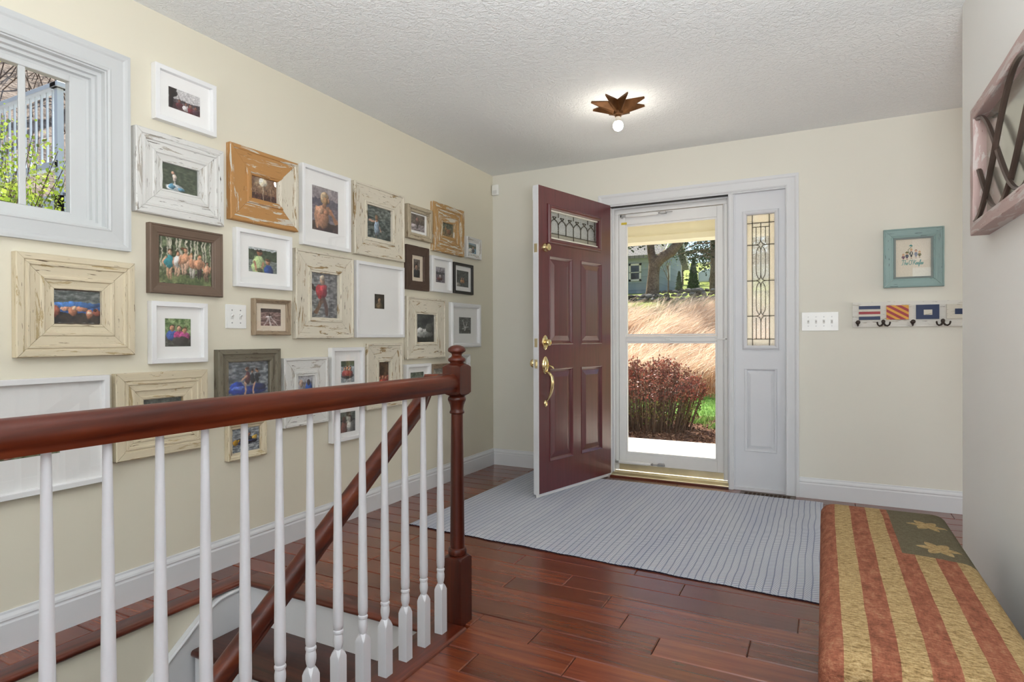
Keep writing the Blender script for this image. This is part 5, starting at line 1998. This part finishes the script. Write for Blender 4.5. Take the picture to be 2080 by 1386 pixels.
for ph0 in (0, PI, PI / 2):
    pts = []
    for i in range(73):
        yy = (ly1 - ly0) / 2 - .045 - (ly1 - ly0 - .09) * i / 72
        dist = (ly1 - ly0) / 2 - .045 - yy
        # local y is world -y (rotated by pi): distance measured from the far end
        pts.append((.040 + (.006 if ph0 == PI else -.004 if ph0 else 0), -yy, hA * math.cos(2 * PI * dist / 1.04 + ph0)))
    m_ = MB()
    m_.tube(pts, .0085, 6, flat=.7)
    m_.build('iron_strap', IRON, lp, smooth=40)

# ------------------------------------------------------------------ outside: porch
CONC, nt, b = mat_new('pale_concrete')
cn = noise(nt, coords(nt), 5, 5, .7)
nt.links.new(ramp(nt, cn, [(.3, '#D2CCC0'), (.7, '#DEDAD0')]), b.inputs['Base Color'])
b.inputs['Roughness'].default_value = .9
PORCHW = paint('cream_porch_paint', '#F0EAD2', .6, .3, .02)
SHINGLE, nt, b = mat_new('grey_shingles')
br = N(nt, 'ShaderNodeTexBrick', inp={'Scale': 3.0, 'Mortar Size': .03, 'Color1': rgba('#8A8680'), 'Color2': rgba('#75726E'), 'Mortar': rgba('#55524E')})
nt.links.new(coords(nt), br.inputs['Vector'])
nt.links.new(br.outputs[0], b.inputs['Base Color'])
b.inputs['Roughness'].default_value = .9

m_ = MB()
m_.box(-3, 4.6, D + .14, 6.99, -.3, -.12)
struct(m_.build('porch_floor', CONC), 'sunlit pale concrete porch slab outside the storm door')
m_ = MB()
m_.box(-3, 4.6, D + .14, 6.0, 2.42, 2.46)
m_.box(-3.2, 4.8, D + .14, 6.25, 2.46, 2.62)
struct(m_.build('porch_ceiling', PORCHW), 'cream porch ceiling')
pbm = thing('porch_beam', 'cream porch beam seen through the top of the storm door', 'beam', (.8, 6.0, 2.05))
m_ = MB()
m_.box(-3.8, 3.8, -.07, .07, .01, .38)
m_.build('beam_face', PORCHW, pbm)
m_ = MB()
m_.box(-3.8, 3.8, -.085, .085, -.035, .035)
m_.build('beam_moulding', PORCHW, pbm, bevel=.008)
for x, lb in ((-2.8, 'square cream porch post at the left end of the porch'), (4.4, 'square cream porch post at the right end of the porch')):
    m_ = MB()
    m_.box(x - .06, x + .06, 5.94, 6.06, -.12, 2.015)
    tag(m_.build('porch_post', PORCHW, bevel=.006), lb, 'post')
# siding outside the front wall and unseen eaves added to shade the left window
m_ = MB()
m_.box(-.95, 7.4, -4.3, D + .14, HC + .15, HC + .22)
struct(m_.build('roof', SHINGLE), 'unseen house roof with eaves added to shade the left window')


# ------------------------------------------------------------------ outside: ground
def zf(x, y):
    if y < 9.3:
        return -.16 + .05 * max(0, y - 7) / 2.3
    if y < 10.4:
        return -.11 + .18 * (y - 9.3) / 1.1
    if y < 17:
        t = (y - 10.4) / 6.6
        return .07 + 2.2 * (t ** 1.15)
    return 2.27 + .092 * (y - 17) if y < 28 else 3.28 + .16 * (y - 28)


def grid_mesh(name, x0, x1, y0, y1, nx, ny, zfun, mat, rough=.0, seed=0):
    rs = np.random.RandomState(seed)
    vs = []
    for j in range(ny + 1):
        for i in range(nx + 1):
            x, y = x0 + (x1 - x0) * i / nx, y0 + (y1 - y0) * j / ny
            inner = 0 < i < nx and 0 < j < ny
            vs.append((x, y, zfun(x, y) + (rs.uniform(-rough, rough) if inner else 0)))
    fs = [(j * (nx + 1) + i, j * (nx + 1) + i + 1, (j + 1) * (nx + 1) + i + 1, (j + 1) * (nx + 1) + i) for j in range(ny) for i in range(nx)]
    m_ = MB()
    m_.add(vs, fs)
    return m_.build(name, mat, fix=False)


def ground_mat(name, stops, sc=6, bsc=60, bs=.6):
    m, nt, b = mat_new(name)
    v = coords(nt)
    a = noise(nt, v, sc, 5, .7)
    c = noise(nt, v, bsc, 3, .6)
    mx = N(nt, 'ShaderNodeMath', operation='MULTIPLY_ADD', inp={1: .5, 2: 0})
    nt.links.new(a, mx.inputs[0])
    m2 = N(nt, 'ShaderNodeMath', operation='MULTIPLY_ADD', inp={1: .5})
    nt.links.new(c, m2.inputs[0])
    nt.links.new(mx.outputs[0], m2.inputs[2])
    nt.links.new(ramp(nt, m2.outputs[0], stops), b.inputs['Base Color'])
    b.inputs['Roughness'].default_value = .95
    b.inputs['Specular IOR Level'].default_value = .1
    bump(nt, b, c, bs, .02)
    return m


MULCH = ground_mat('bark_mulch', [(.36, '#3E2C22'), (.5, '#6A4C3C'), (.64, '#8E6C58')], 8, 60)
LAWN = ground_mat('lawn_green', [(.36, '#4C7038'), (.5, '#6E9448'), (.64, '#8CAA5C')], 5, 70)
STRAW = ground_mat('straw_litter', [(.36, '#8A6A48'), (.5, '#B08A62'), (.64, '#CBA67E')], 5, 50)
YARD = ground_mat('rough_yard_grass', [(.36, '#6A7A38'), (.5, '#8E9A4E'), (.64, '#A8A468')], 2, 20)
LEAFL = ground_mat('leaf_litter_hill', [(.36, '#5E5048'), (.5, '#8A7A6E'), (.64, '#AC9C90')], 2.5, 14, .9)
struct(grid_mesh('ground_mulch', -4, 6, 6.95, 9.3, 40, 12, zf, MULCH, .012, 1), 'brown mulch bed in front of the porch')
struct(grid_mesh('ground_lawn', -6, 8, 9.3, 10.4, 40, 8, zf, LAWN, .01, 2), 'bright green lawn strip')
struct(grid_mesh('ground_bank', -8, 9, 10.4, 14.4, 40, 14, zf, STRAW, .03, 3), 'straw covered bank under the ornamental grass')
struct(grid_mesh('ground_yard', -22, 20, 14.4, 60, 30, 36, zf, YARD, .03, 4), 'far yard')


def quads_mesh(name, mat, parent, cen, nrm_seed, size, aspect=1.6, upbias=0.0, jitter=.4):
    """many small leaf quads as one mesh; cen = (n,3) array"""
    rs = np.random.RandomState(nrm_seed)
    n = len(cen)
    d = rs.normal(size=(n, 3))
    d[:, 2] += upbias
    d /= np.linalg.norm(d, axis=1)[:, None]
    e = rs.normal(size=(n, 3))
    s = np.cross(d, e)
    s /= np.linalg.norm(s, axis=1)[:, None] + 1e-9
    L = size * (1 + jitter * rs.uniform(-1, 1, n))[:, None]
    W = L / aspect
    v = np.empty((n, 4, 3))
    v[:, 0] = cen - d * L * .5
    v[:, 1] = cen + s * W * .5
    v[:, 2] = cen + d * L * .5
    v[:, 3] = cen - s * W * .5
    me = bpy.data.meshes.new(name)
    me.from_pydata(v.reshape(-1, 3).tolist(), [], np.arange(n * 4).reshape(n, 4).tolist())
    me.materials.append(mat)
    me.update()
    return link(name, me, parent)


def island_mat(name, cols, rough=.6, trans=.25):
    m, nt, b = mat_new(name)
    ge = N(nt, 'ShaderNodeNewGeometry')
    col = ramp(nt, ge.outputs['Random Per Island'], [(i / (len(cols) - 1), c) for i, c in enumerate(cols)])
    nt.links.new(col, b.inputs['Base Color'])
    b.inputs['Roughness'].default_value = rough
    b.inputs['Specular IOR Level'].default_value = .2
    tl = N(nt, 'ShaderNodeBsdfTranslucent')
    nt.links.new(col, tl.inputs[0])
    mx = N(nt, 'ShaderNodeMixShader', inp={0: trans})
    nt.links.new(b.outputs[0], mx.inputs[1])
    nt.links.new(tl.outputs[0], mx.inputs[2])
    nt.links.new(mx.outputs[0], nt.nodes['Material Output'].inputs[0])
    return m


BARB = island_mat('barberry_leaf', ['#5E3630', '#8E5044', '#AE6A5A', '#7E5846', '#A07E6A'], .5)
BARBLOW = island_mat('barberry_inner_leaf', ['#5A4636', '#7A6250', '#8A7A4A', '#6E8A3E'], .5)
TWIG = paint('twig_bark', '#6E5A4C', .8, .2, .2)
BARK = ground_mat('ridged_bark', [(.36, '#4A3E34'), (.5, '#756557'), (.64, '#94836F')], 5, 26, 1.0)
GRASSB = island_mat('blond_grass_blade', ['#D8B698', '#EED6BC', '#F6EADA', '#E4C2A2', '#D4BCA0', '#F8F0E2'], .6, .45)
GREENB = island_mat('green_blade', ['#5C8240', '#7AA04E', '#94B266', '#709450'], .5, .3)
CHIP = island_mat('mulch_chip', ['#4E382C', '#7A5A48', '#9A7862', '#5E4436', '#A88872'], .9, 0)
EVER = island_mat('evergreen_leaf', ['#22381C', '#33522A', '#42663A', '#2A4224'], .6, .15)
EVER2 = island_mat('dark_evergreen_leaf', ['#26331F', '#3A4A30', '#4E5E40', '#2E3A26'], .6, .15)
SPRING = island_mat('spring_leaf', ['#6E8A30', '#94AC40', '#B4C458', '#7C9638'], .5, .45)

# barberry bush
rs = np.random.RandomState(3)
bush = thing('barberry_bush', 'rounded red-brown barberry bush beside the porch, seen through the lower pane', 'bush', (.42, 7.95, -.14))
st_mb = MB()
cen = []
for i in range(230):
    a = rs.uniform(0, 2 * PI)
    r = rs.uniform(.05, 1) ** .6
    tx, ty = r * .74 * math.cos(a), r * .58 * math.sin(a)
    hgt = (.92 - .30 * r ** 3) * rs.uniform(.82, 1.06)
    bx, by_ = tx * .72, ty * .72
    pts = [(bx, by_, 0), (bx + (tx - bx) * .45, by_ + (ty - by_) * .45, hgt * .45), (bx + (tx - bx) * .85, by_ + (ty - by_) * .85, hgt * .8), (tx, ty, hgt)]
    st_mb.tube(pts, [.007, .005, .0035, .002], 4)
    for q in range(44):
        t = rs.uniform(.08, 1.0) ** .8
        k_ = min(2, int(t * 3))
        f_ = t * 3 - k_
        p0, p1 = np.array(pts[k_]), np.array(pts[k_ + 1])
        cen.append(p0 + (p1 - p0) * f_ + rs.normal(0, .026, 3))
cen = np.array(cen)
hi_ = cen[:, 2] > .40
st_mb.build('stems', TWIG, bush, fix=False)
quads_mesh('upper_foliage', BARB, bush, cen[hi_], 5, .034, 1.5)
quads_mesh('lower_foliage', BARBLOW, bush, cen[~hi_], 6, .030, 1.6)

# mulch chips and grass blades in view
n_ = 3800
xs_ = rs.uniform(-.6, 2.3, n_)
ys_ = rs.uniform(7.02, 9.3, n_)
zz_ = np.array([zf(x, y) for x, y in zip(xs_, ys_)]) + .008
o = quads_mesh('mulch_chips', CHIP, None, np.stack([xs_, ys_, zz_], 1), 8, .045, 2.6, 0, .6)
tag(o, 'loose brown bark mulch chips on the bed under the barberry bush', 'mulch', kind='stuff')


def blades(name, mat, pts, hgt, width, lean, seed, segs=3):
    rs = np.random.RandomState(seed)
    n = len(pts)
    h = hgt * rs.uniform(.6, 1.15, n)
    w = width * rs.uniform(.7, 1.3, n)
    lx = lean[0] * h * rs.uniform(.4, 1.5, n) + rs.normal(0, .14, n) * h
    ly = lean[1] * h * rs.uniform(.2, 1.4, n) + rs.normal(0, .18, n) * h
    ang = rs.uniform(0, PI, n)
    wx, wy = np.cos(ang) * w / 2, np.sin(ang) * w / 2
    V = np.empty((n, (segs + 1) * 2, 3))
    for k in range(segs + 1):
        t = k / segs
        x = pts[:, 0] + lx * t ** 1.8
        y = pts[:, 1] + ly * t ** 1.8
        z = pts[:, 2] + h * (t - .28 * t ** 3)
        f = 1 - .75 * t
        V[:, 2 * k] = np.stack([x - wx * f, y - wy * f, z], 1)
        V[:, 2 * k + 1] = np.stack([x + wx * f, y + wy * f, z], 1)
    F = []
    base = np.arange(n) * (segs + 1) * 2
    for k in range(segs):
        F.append(np.stack([base + 2 * k, base + 2 * k + 1, base + 2 * k + 3, base + 2 * k + 2], 1))
    me = bpy.data.meshes.new(name)
    me.from_pydata(V.reshape(-1, 3).tolist(), [], np.concatenate(F).tolist())
    me.materials.append(mat)
    me.update()
    return link(name, me)


def scatter(n, x0, x1, y0, y1, clump=0, seed=0):
    rs = np.random.RandomState(seed)
    if clump:
        c = np.stack([rs.uniform(x0, x1, clump), rs.uniform(y0, y1, clump)], 1)
        i = rs.randint(0, clump, n)
        p_ = c[i] + rs.normal(0, .16, (n, 2))
    else:
        p_ = np.stack([rs.uniform(x0, x1, n), rs.uniform(y0, y1, n)], 1)
    z = np.array([zf(x, y) for x, y in p_])
    return np.column_stack([p_, z])


o = blades('ornamental_grass', GRASSB, scatter(21000, -2.6, 2.8, 10.5, 14.9, 160, 11), .80, .013, (.75, -.15), 12, 4)
tag(o, 'mass of dry blond ornamental grass leaning to the right on the bank', 'grass', kind='stuff')
o = blades('tall_dry_grass', GRASSB, scatter(1700, -2.9, 2.2, 14.9, 16.0, 60, 61), .42, .013, (.7, -.1), 62, 3)
tag(o, 'thin band of shorter dry grass just below the stone wall', 'grass', kind='stuff')
o = blades('lawn_grass', GREENB, scatter(5500, -.5, 2.6, 9.32, 10.6, 0, 13), .06, .010, (.2, 0), 14, 2)
tag(o, 'short bright green lawn grass between mulch bed and dry grass', 'grass', kind='stuff')
sp = np.stack([rs.uniform(-.2, 1.5, 500), rs.uniform(8.05, 9.0, 500)], 1)
tuft = np.array([[.55, 8.75], [.95, 8.6], [1.2, 8.3], [.75, 8.9], [1.0, 8.95]])
sp = np.concatenate([tuft[rs.randint(0, 5, 420)] + rs.normal(0, .06, (420, 2))])
o = blades('bulb_shoots', GREENB, np.column_stack([sp, [zf(*q) for q in sp]]), .11, .012, (.1, 0), 15, 2)
tag(o, 'fresh green bulb shoots in the mulch right of the barberry bush', 'plant', kind='stuff')

# ------------------------------------------------------------------ outside: neighbour house, trees, stones, car
SIDING, nt, b = mat_new('grey_clapboard_siding')
wv = N(nt, 'ShaderNodeTexWave', wave_type='BANDS', bands_direction='Z', wave_profile='SAW', inp={'Scale': 1.25})
nt.links.new(coords(nt), wv.inputs['Vector'])
nt.links.new(ramp(nt, wv.outputs['Fac'], [(0, '#858E94'), (.12, '#A2AEB6'), (1, '#98A4AC')]), b.inputs['Base Color'])
b.inputs['Roughness'].default_value = .7
bump(nt, b, wv.outputs['Fac'], .8, .03)
FOUND = paint('grey_foundation', '#5C6064', .9)
hs_ = thing('neighbour_house', 'grey clapboard house with a white framed window behind the dry grass', 'house', (-5.6, 22, 2.6))
m_ = MB()
m_.box(-2.6, 2.68, 0, 4.2, .0, 1.60)
m_.build('wall', SIDING, hs_)
m_ = MB()
m_.prism([(0, 1.60), (4.2, 1.60), (2.1, 2.95)], 'x', 2.45, 2.68)
m_.build('gable_wall', SIDING, hs_)
m_ = MB()
m_.box(-2.62, 2.70, -.02, 4.22, -.6, .13)
m_.build('foundation', FOUND, hs_)
m_ = MB()
for s in (-1, 1):
    y0_, y1_ = (-.3, 2.1) if s < 0 else (4.5, 2.1)
    m_.prism([(y0_, 1.41), (y1_, 2.96), (y1_, 3.06), (y0_, 1.52)], 'x', -2.9, 2.95)
m_.build('roof', SHINGLE, hs_)
for s in (-1, 1):
    m_ = MB()
    y0_, y1_ = (-.3, 2.1) if s < 0 else (4.5, 2.1)
    m_.prism([(y0_, 1.36), (y1_, 2.91), (y1_, 3.05), (y0_, 1.51)], 'x', 2.95, 3.0)
    m_.build('rake_board', paint('white_rake_board', '#E2DED4', .6) if s < 0 else bpy.data.materials['white_rake_board'], hs_)
for x, y in ((2.68, 0), (2.68, 4.2)):
    m_ = MB()
    m_.box(x - .06, x + .02, y - .02 if y == 0 else y - .08, y + .08 if y == 0 else y + .02, 0, 1.6)
    m_.build('corner_board', bpy.data.materials['white_rake_board'], hs_)
m_ = MB()
wx0, wx1, wz0, wz1 = 1.63, 2.09, .60, 1.25
for a, b2, c, d in ((wx0, wx0 + .07, wz0, wz1), (wx1 - .07, wx1, wz0, wz1), (wx0, wx1, wz1 - .07, wz1), (wx0, wx1, wz0, wz0 + .07), (wx0, wx1, (wz0 + wz1) / 2 - .015, (wz0 + wz1) / 2 + .015)):
    m_.box(a, b2, -.05, .01, c, d)
fw_ = m_.build('window', bpy.data.materials['white_rake_board'], hs_)
fw_['label'] = 'white double-hung window'
m_ = MB()
m_.box(wx0 + .05, wx1 - .05, -.015, .0, wz0 + .05, wz1 - .05)
m_.build('pane', paint('dark_window_glass', '#1E252B', .08, .8), fw_)
m_ = MB()
m_.box(2.675, 2.70, 1.55, 2.05, .75, 1.35)
m_.build('window', bpy.data.materials['white_rake_board'], hs_)


def branchy(mb, p0, d, L, r, depth, rs, seg=5, spread=.7, upf=.15, kids=3):
    pts = [np.array(p0)]
    rad = [r]
    d = np.array(d, float)
    n_ = 4
    for i in range(n_):
        d = d + rs.normal(0, .12, 3) + np.array([0, 0, upf * .3])
        d /= np.linalg.norm(d)
        pts.append(pts[-1] + d * L / n_)
        rad.append(r * (1 - .55 * (i + 1) / n_))
    mb.tube(pts, rad, seg)
    if depth == 0:
        return [pts[-1]]
    tips = []
    for k in range(kids):
        t = rs.randint(2, n_ + 1)
        nd = d + rs.normal(0, spread, 3) + np.array([0, 0, upf])
        nd /= np.linalg.norm(nd)
        tips += branchy(mb, pts[t], nd, L * rs.uniform(.55, .8), rad[t] * .7, depth - 1, rs, max(3, seg - 1), spread, upf, kids)
    return tips


rs = np.random.RandomState(21)
tr = thing('leaning_tree', 'thick grey-barked tree leaning right in front of the grey house', 'tree', (-1.83, 17, 2.15))
m_ = MB()
m_.tube([(-.05, 0, -.1), (0, 0, .2), (.03, 0, .7), (.06, 0, 1.0), (.25, 0, 1.18), (.55, 0, 1.36), (.76, .05, 1.62), (.86, .1, 2.2), (1.2, .2, 3.2), (1.3, .2, 4.4)],
        [.24, .19, .16, .17, .15, .14, .12, .11, .09, .05], 10)
m_.tube([(.04, 0, .95), (-.05, .05, 1.4), (-.1, .05, 2.0), (-.3, .1, 3.2), (-.4, .2, 4.6)], [.13, .11, .10, .08, .04], 8)
tips = []
for p0 in ((1.2, .2, 3.2), (-.3, .1, 3.2), (-.4, .2, 4.2), (1.3, .2, 4.2), (.86, .1, 2.2), (-.1, .05, 2.0)):
    tips += branchy(m_, p0, rs.normal(0, .5, 3) + np.array([0, 0, .4]), 1.3, .05, 2, rs)
m_.build('trunk', BARK, tr, smooth=60, fix=False)
tips = np.array(tips)
cen = np.concatenate([t + rs.normal(0, .28, (60, 3)) for t in tips] + [np.array([-.75, -.6, 1.75]) + rs.normal(0, 1, (1500, 3)) * np.array([.55, .3, .15])])
quads_mesh('foliage', EVER2, tr, cen, 22, .10, 2.0)


def conifer(name, label, loc, h, r, n, mat, seed, trunk=.03, base=.05, leaf=.07):
    rs = np.random.RandomState(seed)
    t = thing(name, label, 'tree', loc)
    m_ = MB()
    m_.tube([(0, 0, -.1), (0, 0, h * .95)], [trunk, trunk * .2], 7)
    m_.build('trunk', BARK, t, fix=False)
    z = base + (h - base) * rs.uniform(0, 1, n) ** 1.3
    rr = r * (1 - (z - base) / (h - base)) ** .75 * rs.uniform(.45, 1.05, n) * np.clip((z - base) / (.12 * h) + .55, 0, 1)
    a = rs.uniform(0, 2 * PI, n)
    quads_mesh('foliage', mat, t, np.stack([rr * np.cos(a), rr * np.sin(a), z], 1), seed + 1, leaf, 2.2, .8)
    return t


conifer('arborvitae', 'tall narrow dark green arborvitae right of the grey house', (-1.07, 19, 2.42), 1.12, .20, 2600, EVER, 31)
conifer('arborvitae', 'short dark arborvitae between leaning tree and tall arborvitae', (-1.5, 19, 2.42), .72, .13, 1500, EVER, 33)
hm = thing('hemlock_tree', 'spreading dark evergreen tree at the right of the storm door view', 'tree', (-.62, 20, 2.5))
m_ = MB()
m_.tube([(0, 0, -.1), (.02, 0, 1.0), (-.02, 0, 2.2), (0, 0, 5)], [.15, .12, .10, .04], 8)
cen = []
for i in range(70):
    z = rs.uniform(.85, 5)
    a = rs.uniform(0, 2 * PI)
    L = 1.7 * (1 - z / 6.5)
    e = np.array([L * math.cos(a), L * math.sin(a), z - .12])
    m_.tube([(0, 0, z), e * np.array([.5, .5, 0]) + np.array([0, 0, z + .03]), e], [.03, .02, .008], 4)
    for q in range(95):
        t = rs.uniform(.2, 1.05)
        cen.append(np.array([0, 0, z]) * (1 - t) + e * t + rs.normal(0, .13, 3) * np.array([1, 1, .8]))
m_.build('trunk', BARK, hm, fix=False)
quads_mesh('foliage', EVER2, hm, np.array(cen), 41, .085, 2.0)

yt = thing('young_bare_tree', 'young tree with thin pale twigs in front of the gable wall', 'tree', (-1.75, 18.6, 2.4))
m_ = MB()
tips = branchy(m_, (0, 0, 0), (0, 0, 1), .9, .025, 3, rs, 5, .55, .2, 4)
m_.build('stem', TWIG, yt, fix=False)
quads_mesh('buds', SPRING, yt, np.concatenate([np.array(t) + rs.normal(0, .06, (4, 3)) for t in tips]), 51, .03, 1.5)

STONE = [paint('field_stone_%d' % i, c, .9, .2, .2, .3) for i, c in enumerate(('#75726C', '#625E58', '#8C8880', '#56524E'))]
sw = thing('stone_wall', 'low dry stone wall along the top of the grassy bank', 'wall', (-1.4, 16.6, 2.08))
stone_me = []
for i in range(8):
    bm = bmesh.new()
    bmesh.ops.create_icosphere(bm, subdivisions=1, radius=1)
    for v_ in bm.verts:
        v_.co *= random.uniform(.75, 1.1)
        v_.co.z *= .62
    me = bpy.data.meshes.new('stone')
    bm.to_mesh(me)
    bm.free()
    me.materials.append(STONE[i % 4])
    stone_me.append(me)
for row in range(3):
    for i in range(26):
        if row == 2 and i < 12:
            continue
        o = link('stone', random.choice(stone_me), sw)
        k_ = random.uniform(.075, .12)
        o.scale = (k_ * 1.3, k_, k_)
        o.location = (-2.3 + i * .165 + random.uniform(-.03, .03) + row * .07, random.uniform(-.06, .06), .06 + row * .105)
        o.rotation_euler = (random.uniform(-.3, .3), random.uniform(-.3, .3), random.uniform(0, 6))

# parked car
cr = thing('parked_car', 'white car parked far behind the stone wall', 'car', (.0, 26.4, 3.12))
CARW = paint('white_car_paint', '#E9EBEE', .2, .5, .01, coat=1)
CARG = paint('dark_car_glass', '#20262C', .06, .8)
m_ = MB()
m_.prism([(-2.1, .25), (-2.12, .62), (-1.95, .76), (-1.15, .86), (2.0, .86), (2.1, .7), (2.12, .3)], 'y', -.85, .85)
m_.build('body', CARW, cr, bevel=.06, segs=2)
m_ = MB()
m_.prism([(-1.2, .84), (-.55, 1.36), (1.2, 1.38), (1.85, .84)], 'y', -.72, .72)
cb_ = m_.build('cabin', CARW, cr, bevel=.05, segs=2)
m_ = MB()
m_.prism([(-1.0, .88), (-.5, 1.28), (.25, 1.3), (.25, .88)], 'y', -.735, .735)
m_.prism([(.33, .88), (.33, 1.3), (1.15, 1.3), (1.6, .88)], 'y', -.735, .735)
m_.build('side_window', CARG, cr)
for x in (-1.35, 1.3):
    for y in (-.78, .78):
        m_ = MB()
        m_.lathe([(.22, -.1), (.32, -.09), (.33, 0), (.32, .09), (.22, .1)], (x, y, .32), 18, 'y')
        m_.build('wheel', BLACKM, cr, smooth=40)

# trees far behind
for i, (x, y, h, g) in enumerate(((-10.5, 33, 8, 0), (-4.0, 31, 7.5, 1), (-.2, 36, 8.5, 1), (7.2, 30, 6.5, 0), (14, 34, 8, 1))):
    lab = ['', ''][g]
    lab = ['bare brown-crowned tree far behind the left end of the neighbour house', 'dark leafy tree far behind the neighbour house gable', 'dark leafy tree farthest back, behind the parked car', 'bare brown-crowned tree far right of the parked car', 'dark leafy tree at the far right of the yard'][i]
    t = thing('background_tree', lab, 'tree', (x, y, zf(x, y) - .2), 0, ['far bare trees', 'far green trees'][g])
    m_ = MB()
    tips = branchy(m_, (0, 0, 0), (0, 0, 1), h * .5, .22, 3, rs, 6, .55, .12, 4)
    m_.build('trunk', BARK, t, fix=False)
    tips = np.array(tips)
    cen = np.concatenate([q + rs.normal(0, .55, (46 if g else 16, 3)) for q in tips] + [np.array([0, 0, 1.5]) + rs.normal(0, 1, (700, 3)) * np.array([1.6, .6, .8])])
    quads_mesh('foliage', EVER2 if g else CHIP, t, cen, 60 + i, .20 if g else .12, 2.0)

# ------------------------------------------------------------------ outside the left window
def zl(x, y):
    d = -x
    if d < 2.0:
        return -.2 + .15 * d
    if d < 5.5:
        return .1 + (d - 2.0) * .42
    if d < 13:
        return 1.57 + (d - 5.5) * .80
    return 7.57 + (d - 13) * .3


struct(grid_mesh('ground_hillside', -34, -.14, -4, 22, 44, 30, zl, LEAFL, .10, 7), 'leaf-strewn hillside outside the left window')
DECKP = paint('pale_blue_white_deck_paint', '#E4ECF2', .5, .4, .04)
DECKF = paint('grey_deck_board', '#8A8F94', .7, .2, .1)
dk = thing('deck', 'raised deck with white railing seen through the left window', 'deck', (-4.66, 3.42, 2.78))
# rail runs toward -x from the corner (front), and toward +y (return side)
m_ = MB()
m_.box(-4.6, .08, -.06, .06, .93, .985)
m_.box(-.06, .06, -.06, 3.4, .93, .985)
m_.build('top_rail', DECKP, dk, bevel=.006)
m_ = MB()
m_.box(-4.6, .04, -.03, .03, .10, .17)
m_.box(-.03, .03, -.03, 3.4, .10, .17)
m_.build('bottom_rail', DECKP, dk)
bp = MB()
bp.box(-.009, .009, -.009, .009, .16, .94)
bal_o = None
for i in range(1, 40):
    for side in (0, 1):
        if side and i > 37:
            continue
        o = bp.build('baluster', DECKP, dk) if bal_o is None else link('baluster', bal_o.data, dk)
        bal_o = bal_o or o
        o.location = (-.115 * i, 0, 0) if side == 0 else (0, .09 * i, 0)
for (x, y) in ((0, 0), (-1.9, 0), (-3.8, 0), (0, 1.8), (0, 3.4)):
    m_ = MB()
    m_.box(x - .03, x + .03, y - .03, y + .03, -2.6, .93)
    m_.build('post', DECKP, dk)
for i in range(24):
    m_ = MB()
    m_.box(-4.6, .05, .02 + i * .142, .155 + i * .142, -.19, -.16)
    m_.build('deck_board', DECKF, dk)
m_ = MB()
m_.box(-4.6, .03, -.045, -.005, -.40, -.19)
m_.box(-.01, .03, -.045, 3.4, -.40, -.19)
m_.build('rim_joist', DECKP, dk)

# leafing shrub just outside
rs = np.random.RandomState(77)
for i, (x, y, h, lab) in enumerate(((-1.55, 1.45, 2.2, 'shrub with fresh yellow-green leaves, nearest the right edge of the left window'),
                                    (-1.9, .75, 2.1, 'shrub with fresh yellow-green leaves, at the left side of the left window'),
                                    (-2.3, 1.9, 2.45, 'taller sparse shrub with yellow-green leaves in front of the deck post'))):
    sb_ = thing('leafing_shrub', lab, 'shrub', (x, y, zl(x, y)))
    m_ = MB()
    cen = []
    for q in range(60):
        a = rs.uniform(0, 2 * PI)
        r = rs.uniform(.05, .62)
        hh_ = h * rs.uniform(.62, 1.0) * (1 - .25 * (r / .62) ** 2)
        if rs.rand() < .10:
            hh_ *= 1.14
        e = np.array([r * math.cos(a), r * math.sin(a), hh_])
        mid_ = np.array([e[0] * .3, e[1] * .3, hh_ * .55]) + rs.normal(0, .05, 3)
        m_.tube([(0, 0, 0), mid_, e * .5 + mid_ * .5 + rs.normal(0, .03, 3), e], [.007, .005, .003, .0015], 4)
        for w in range(130):
            t = rs.uniform(.0, 1.0)
            cen.append(mid_ * (1 - t) + e * t + rs.normal(0, .055, 3))
    m_.build('stems', TWIG, sb_, fix=False)
    quads_mesh('foliage', SPRING, sb_, np.array(cen), 80 + i, .024, 1.2)
# bare trees on the hillside
for i, (x, y, h, lean) in enumerate(((-6.9, 8.4, 7.5, -.5), (-9.2, 2.2, 6.5, 0), (-11.0, 7.2, 6.5, .3), (-15.0, 4.6, 8, -.2))):
    t = thing('bare_tree', ['thick-trunked leafless tree nearest behind the deck rail', 'leafless tree up the hill left of the deck post', 'leafless tree up the hill right of the deck post', 'leafless tree highest on the hill behind the deck'][i], 'tree', (x, y, zl(x, y) - .2), 0, 'bare trees behind the deck')
    m_ = MB()
    branchy(m_, (0, 0, 0), (lean, 0, 1), h * .42, .13 if i else .2, 4, rs, 5, .6, .10, 4)
    m_.build('trunk', BARK, t, fix=False)
br_ = MB()
pts_ = []
for i in range(420):
    x = rs.uniform(-15, -9.5)
    y = rs.uniform(1.5, 10)
    z = zl(x, y) - .05
    d = rs.normal(0, .35, 3) + np.array([0, 0, 1.0])
    L = rs.uniform(.8, 2.0)
    q = np.array([x, y, z])
    br_.tube([q, q + d * L * .5, q + d * L + rs.normal(0, .15, 3)], [.012, .009, .004], 3)
    for w in range(2):
        d2 = d * .7 + rs.normal(0, .5, 3)
        q2 = q + d * L * rs.uniform(.3, .8)
        br_.tube([q2, q2 + d2 * L * .45], [.007, .003], 3)
o = br_.build('hillside_brush', TWIG, fix=False)
tag(o, 'tangle of bare grey brush covering the hillside behind the deck', 'brush', kind='stuff')
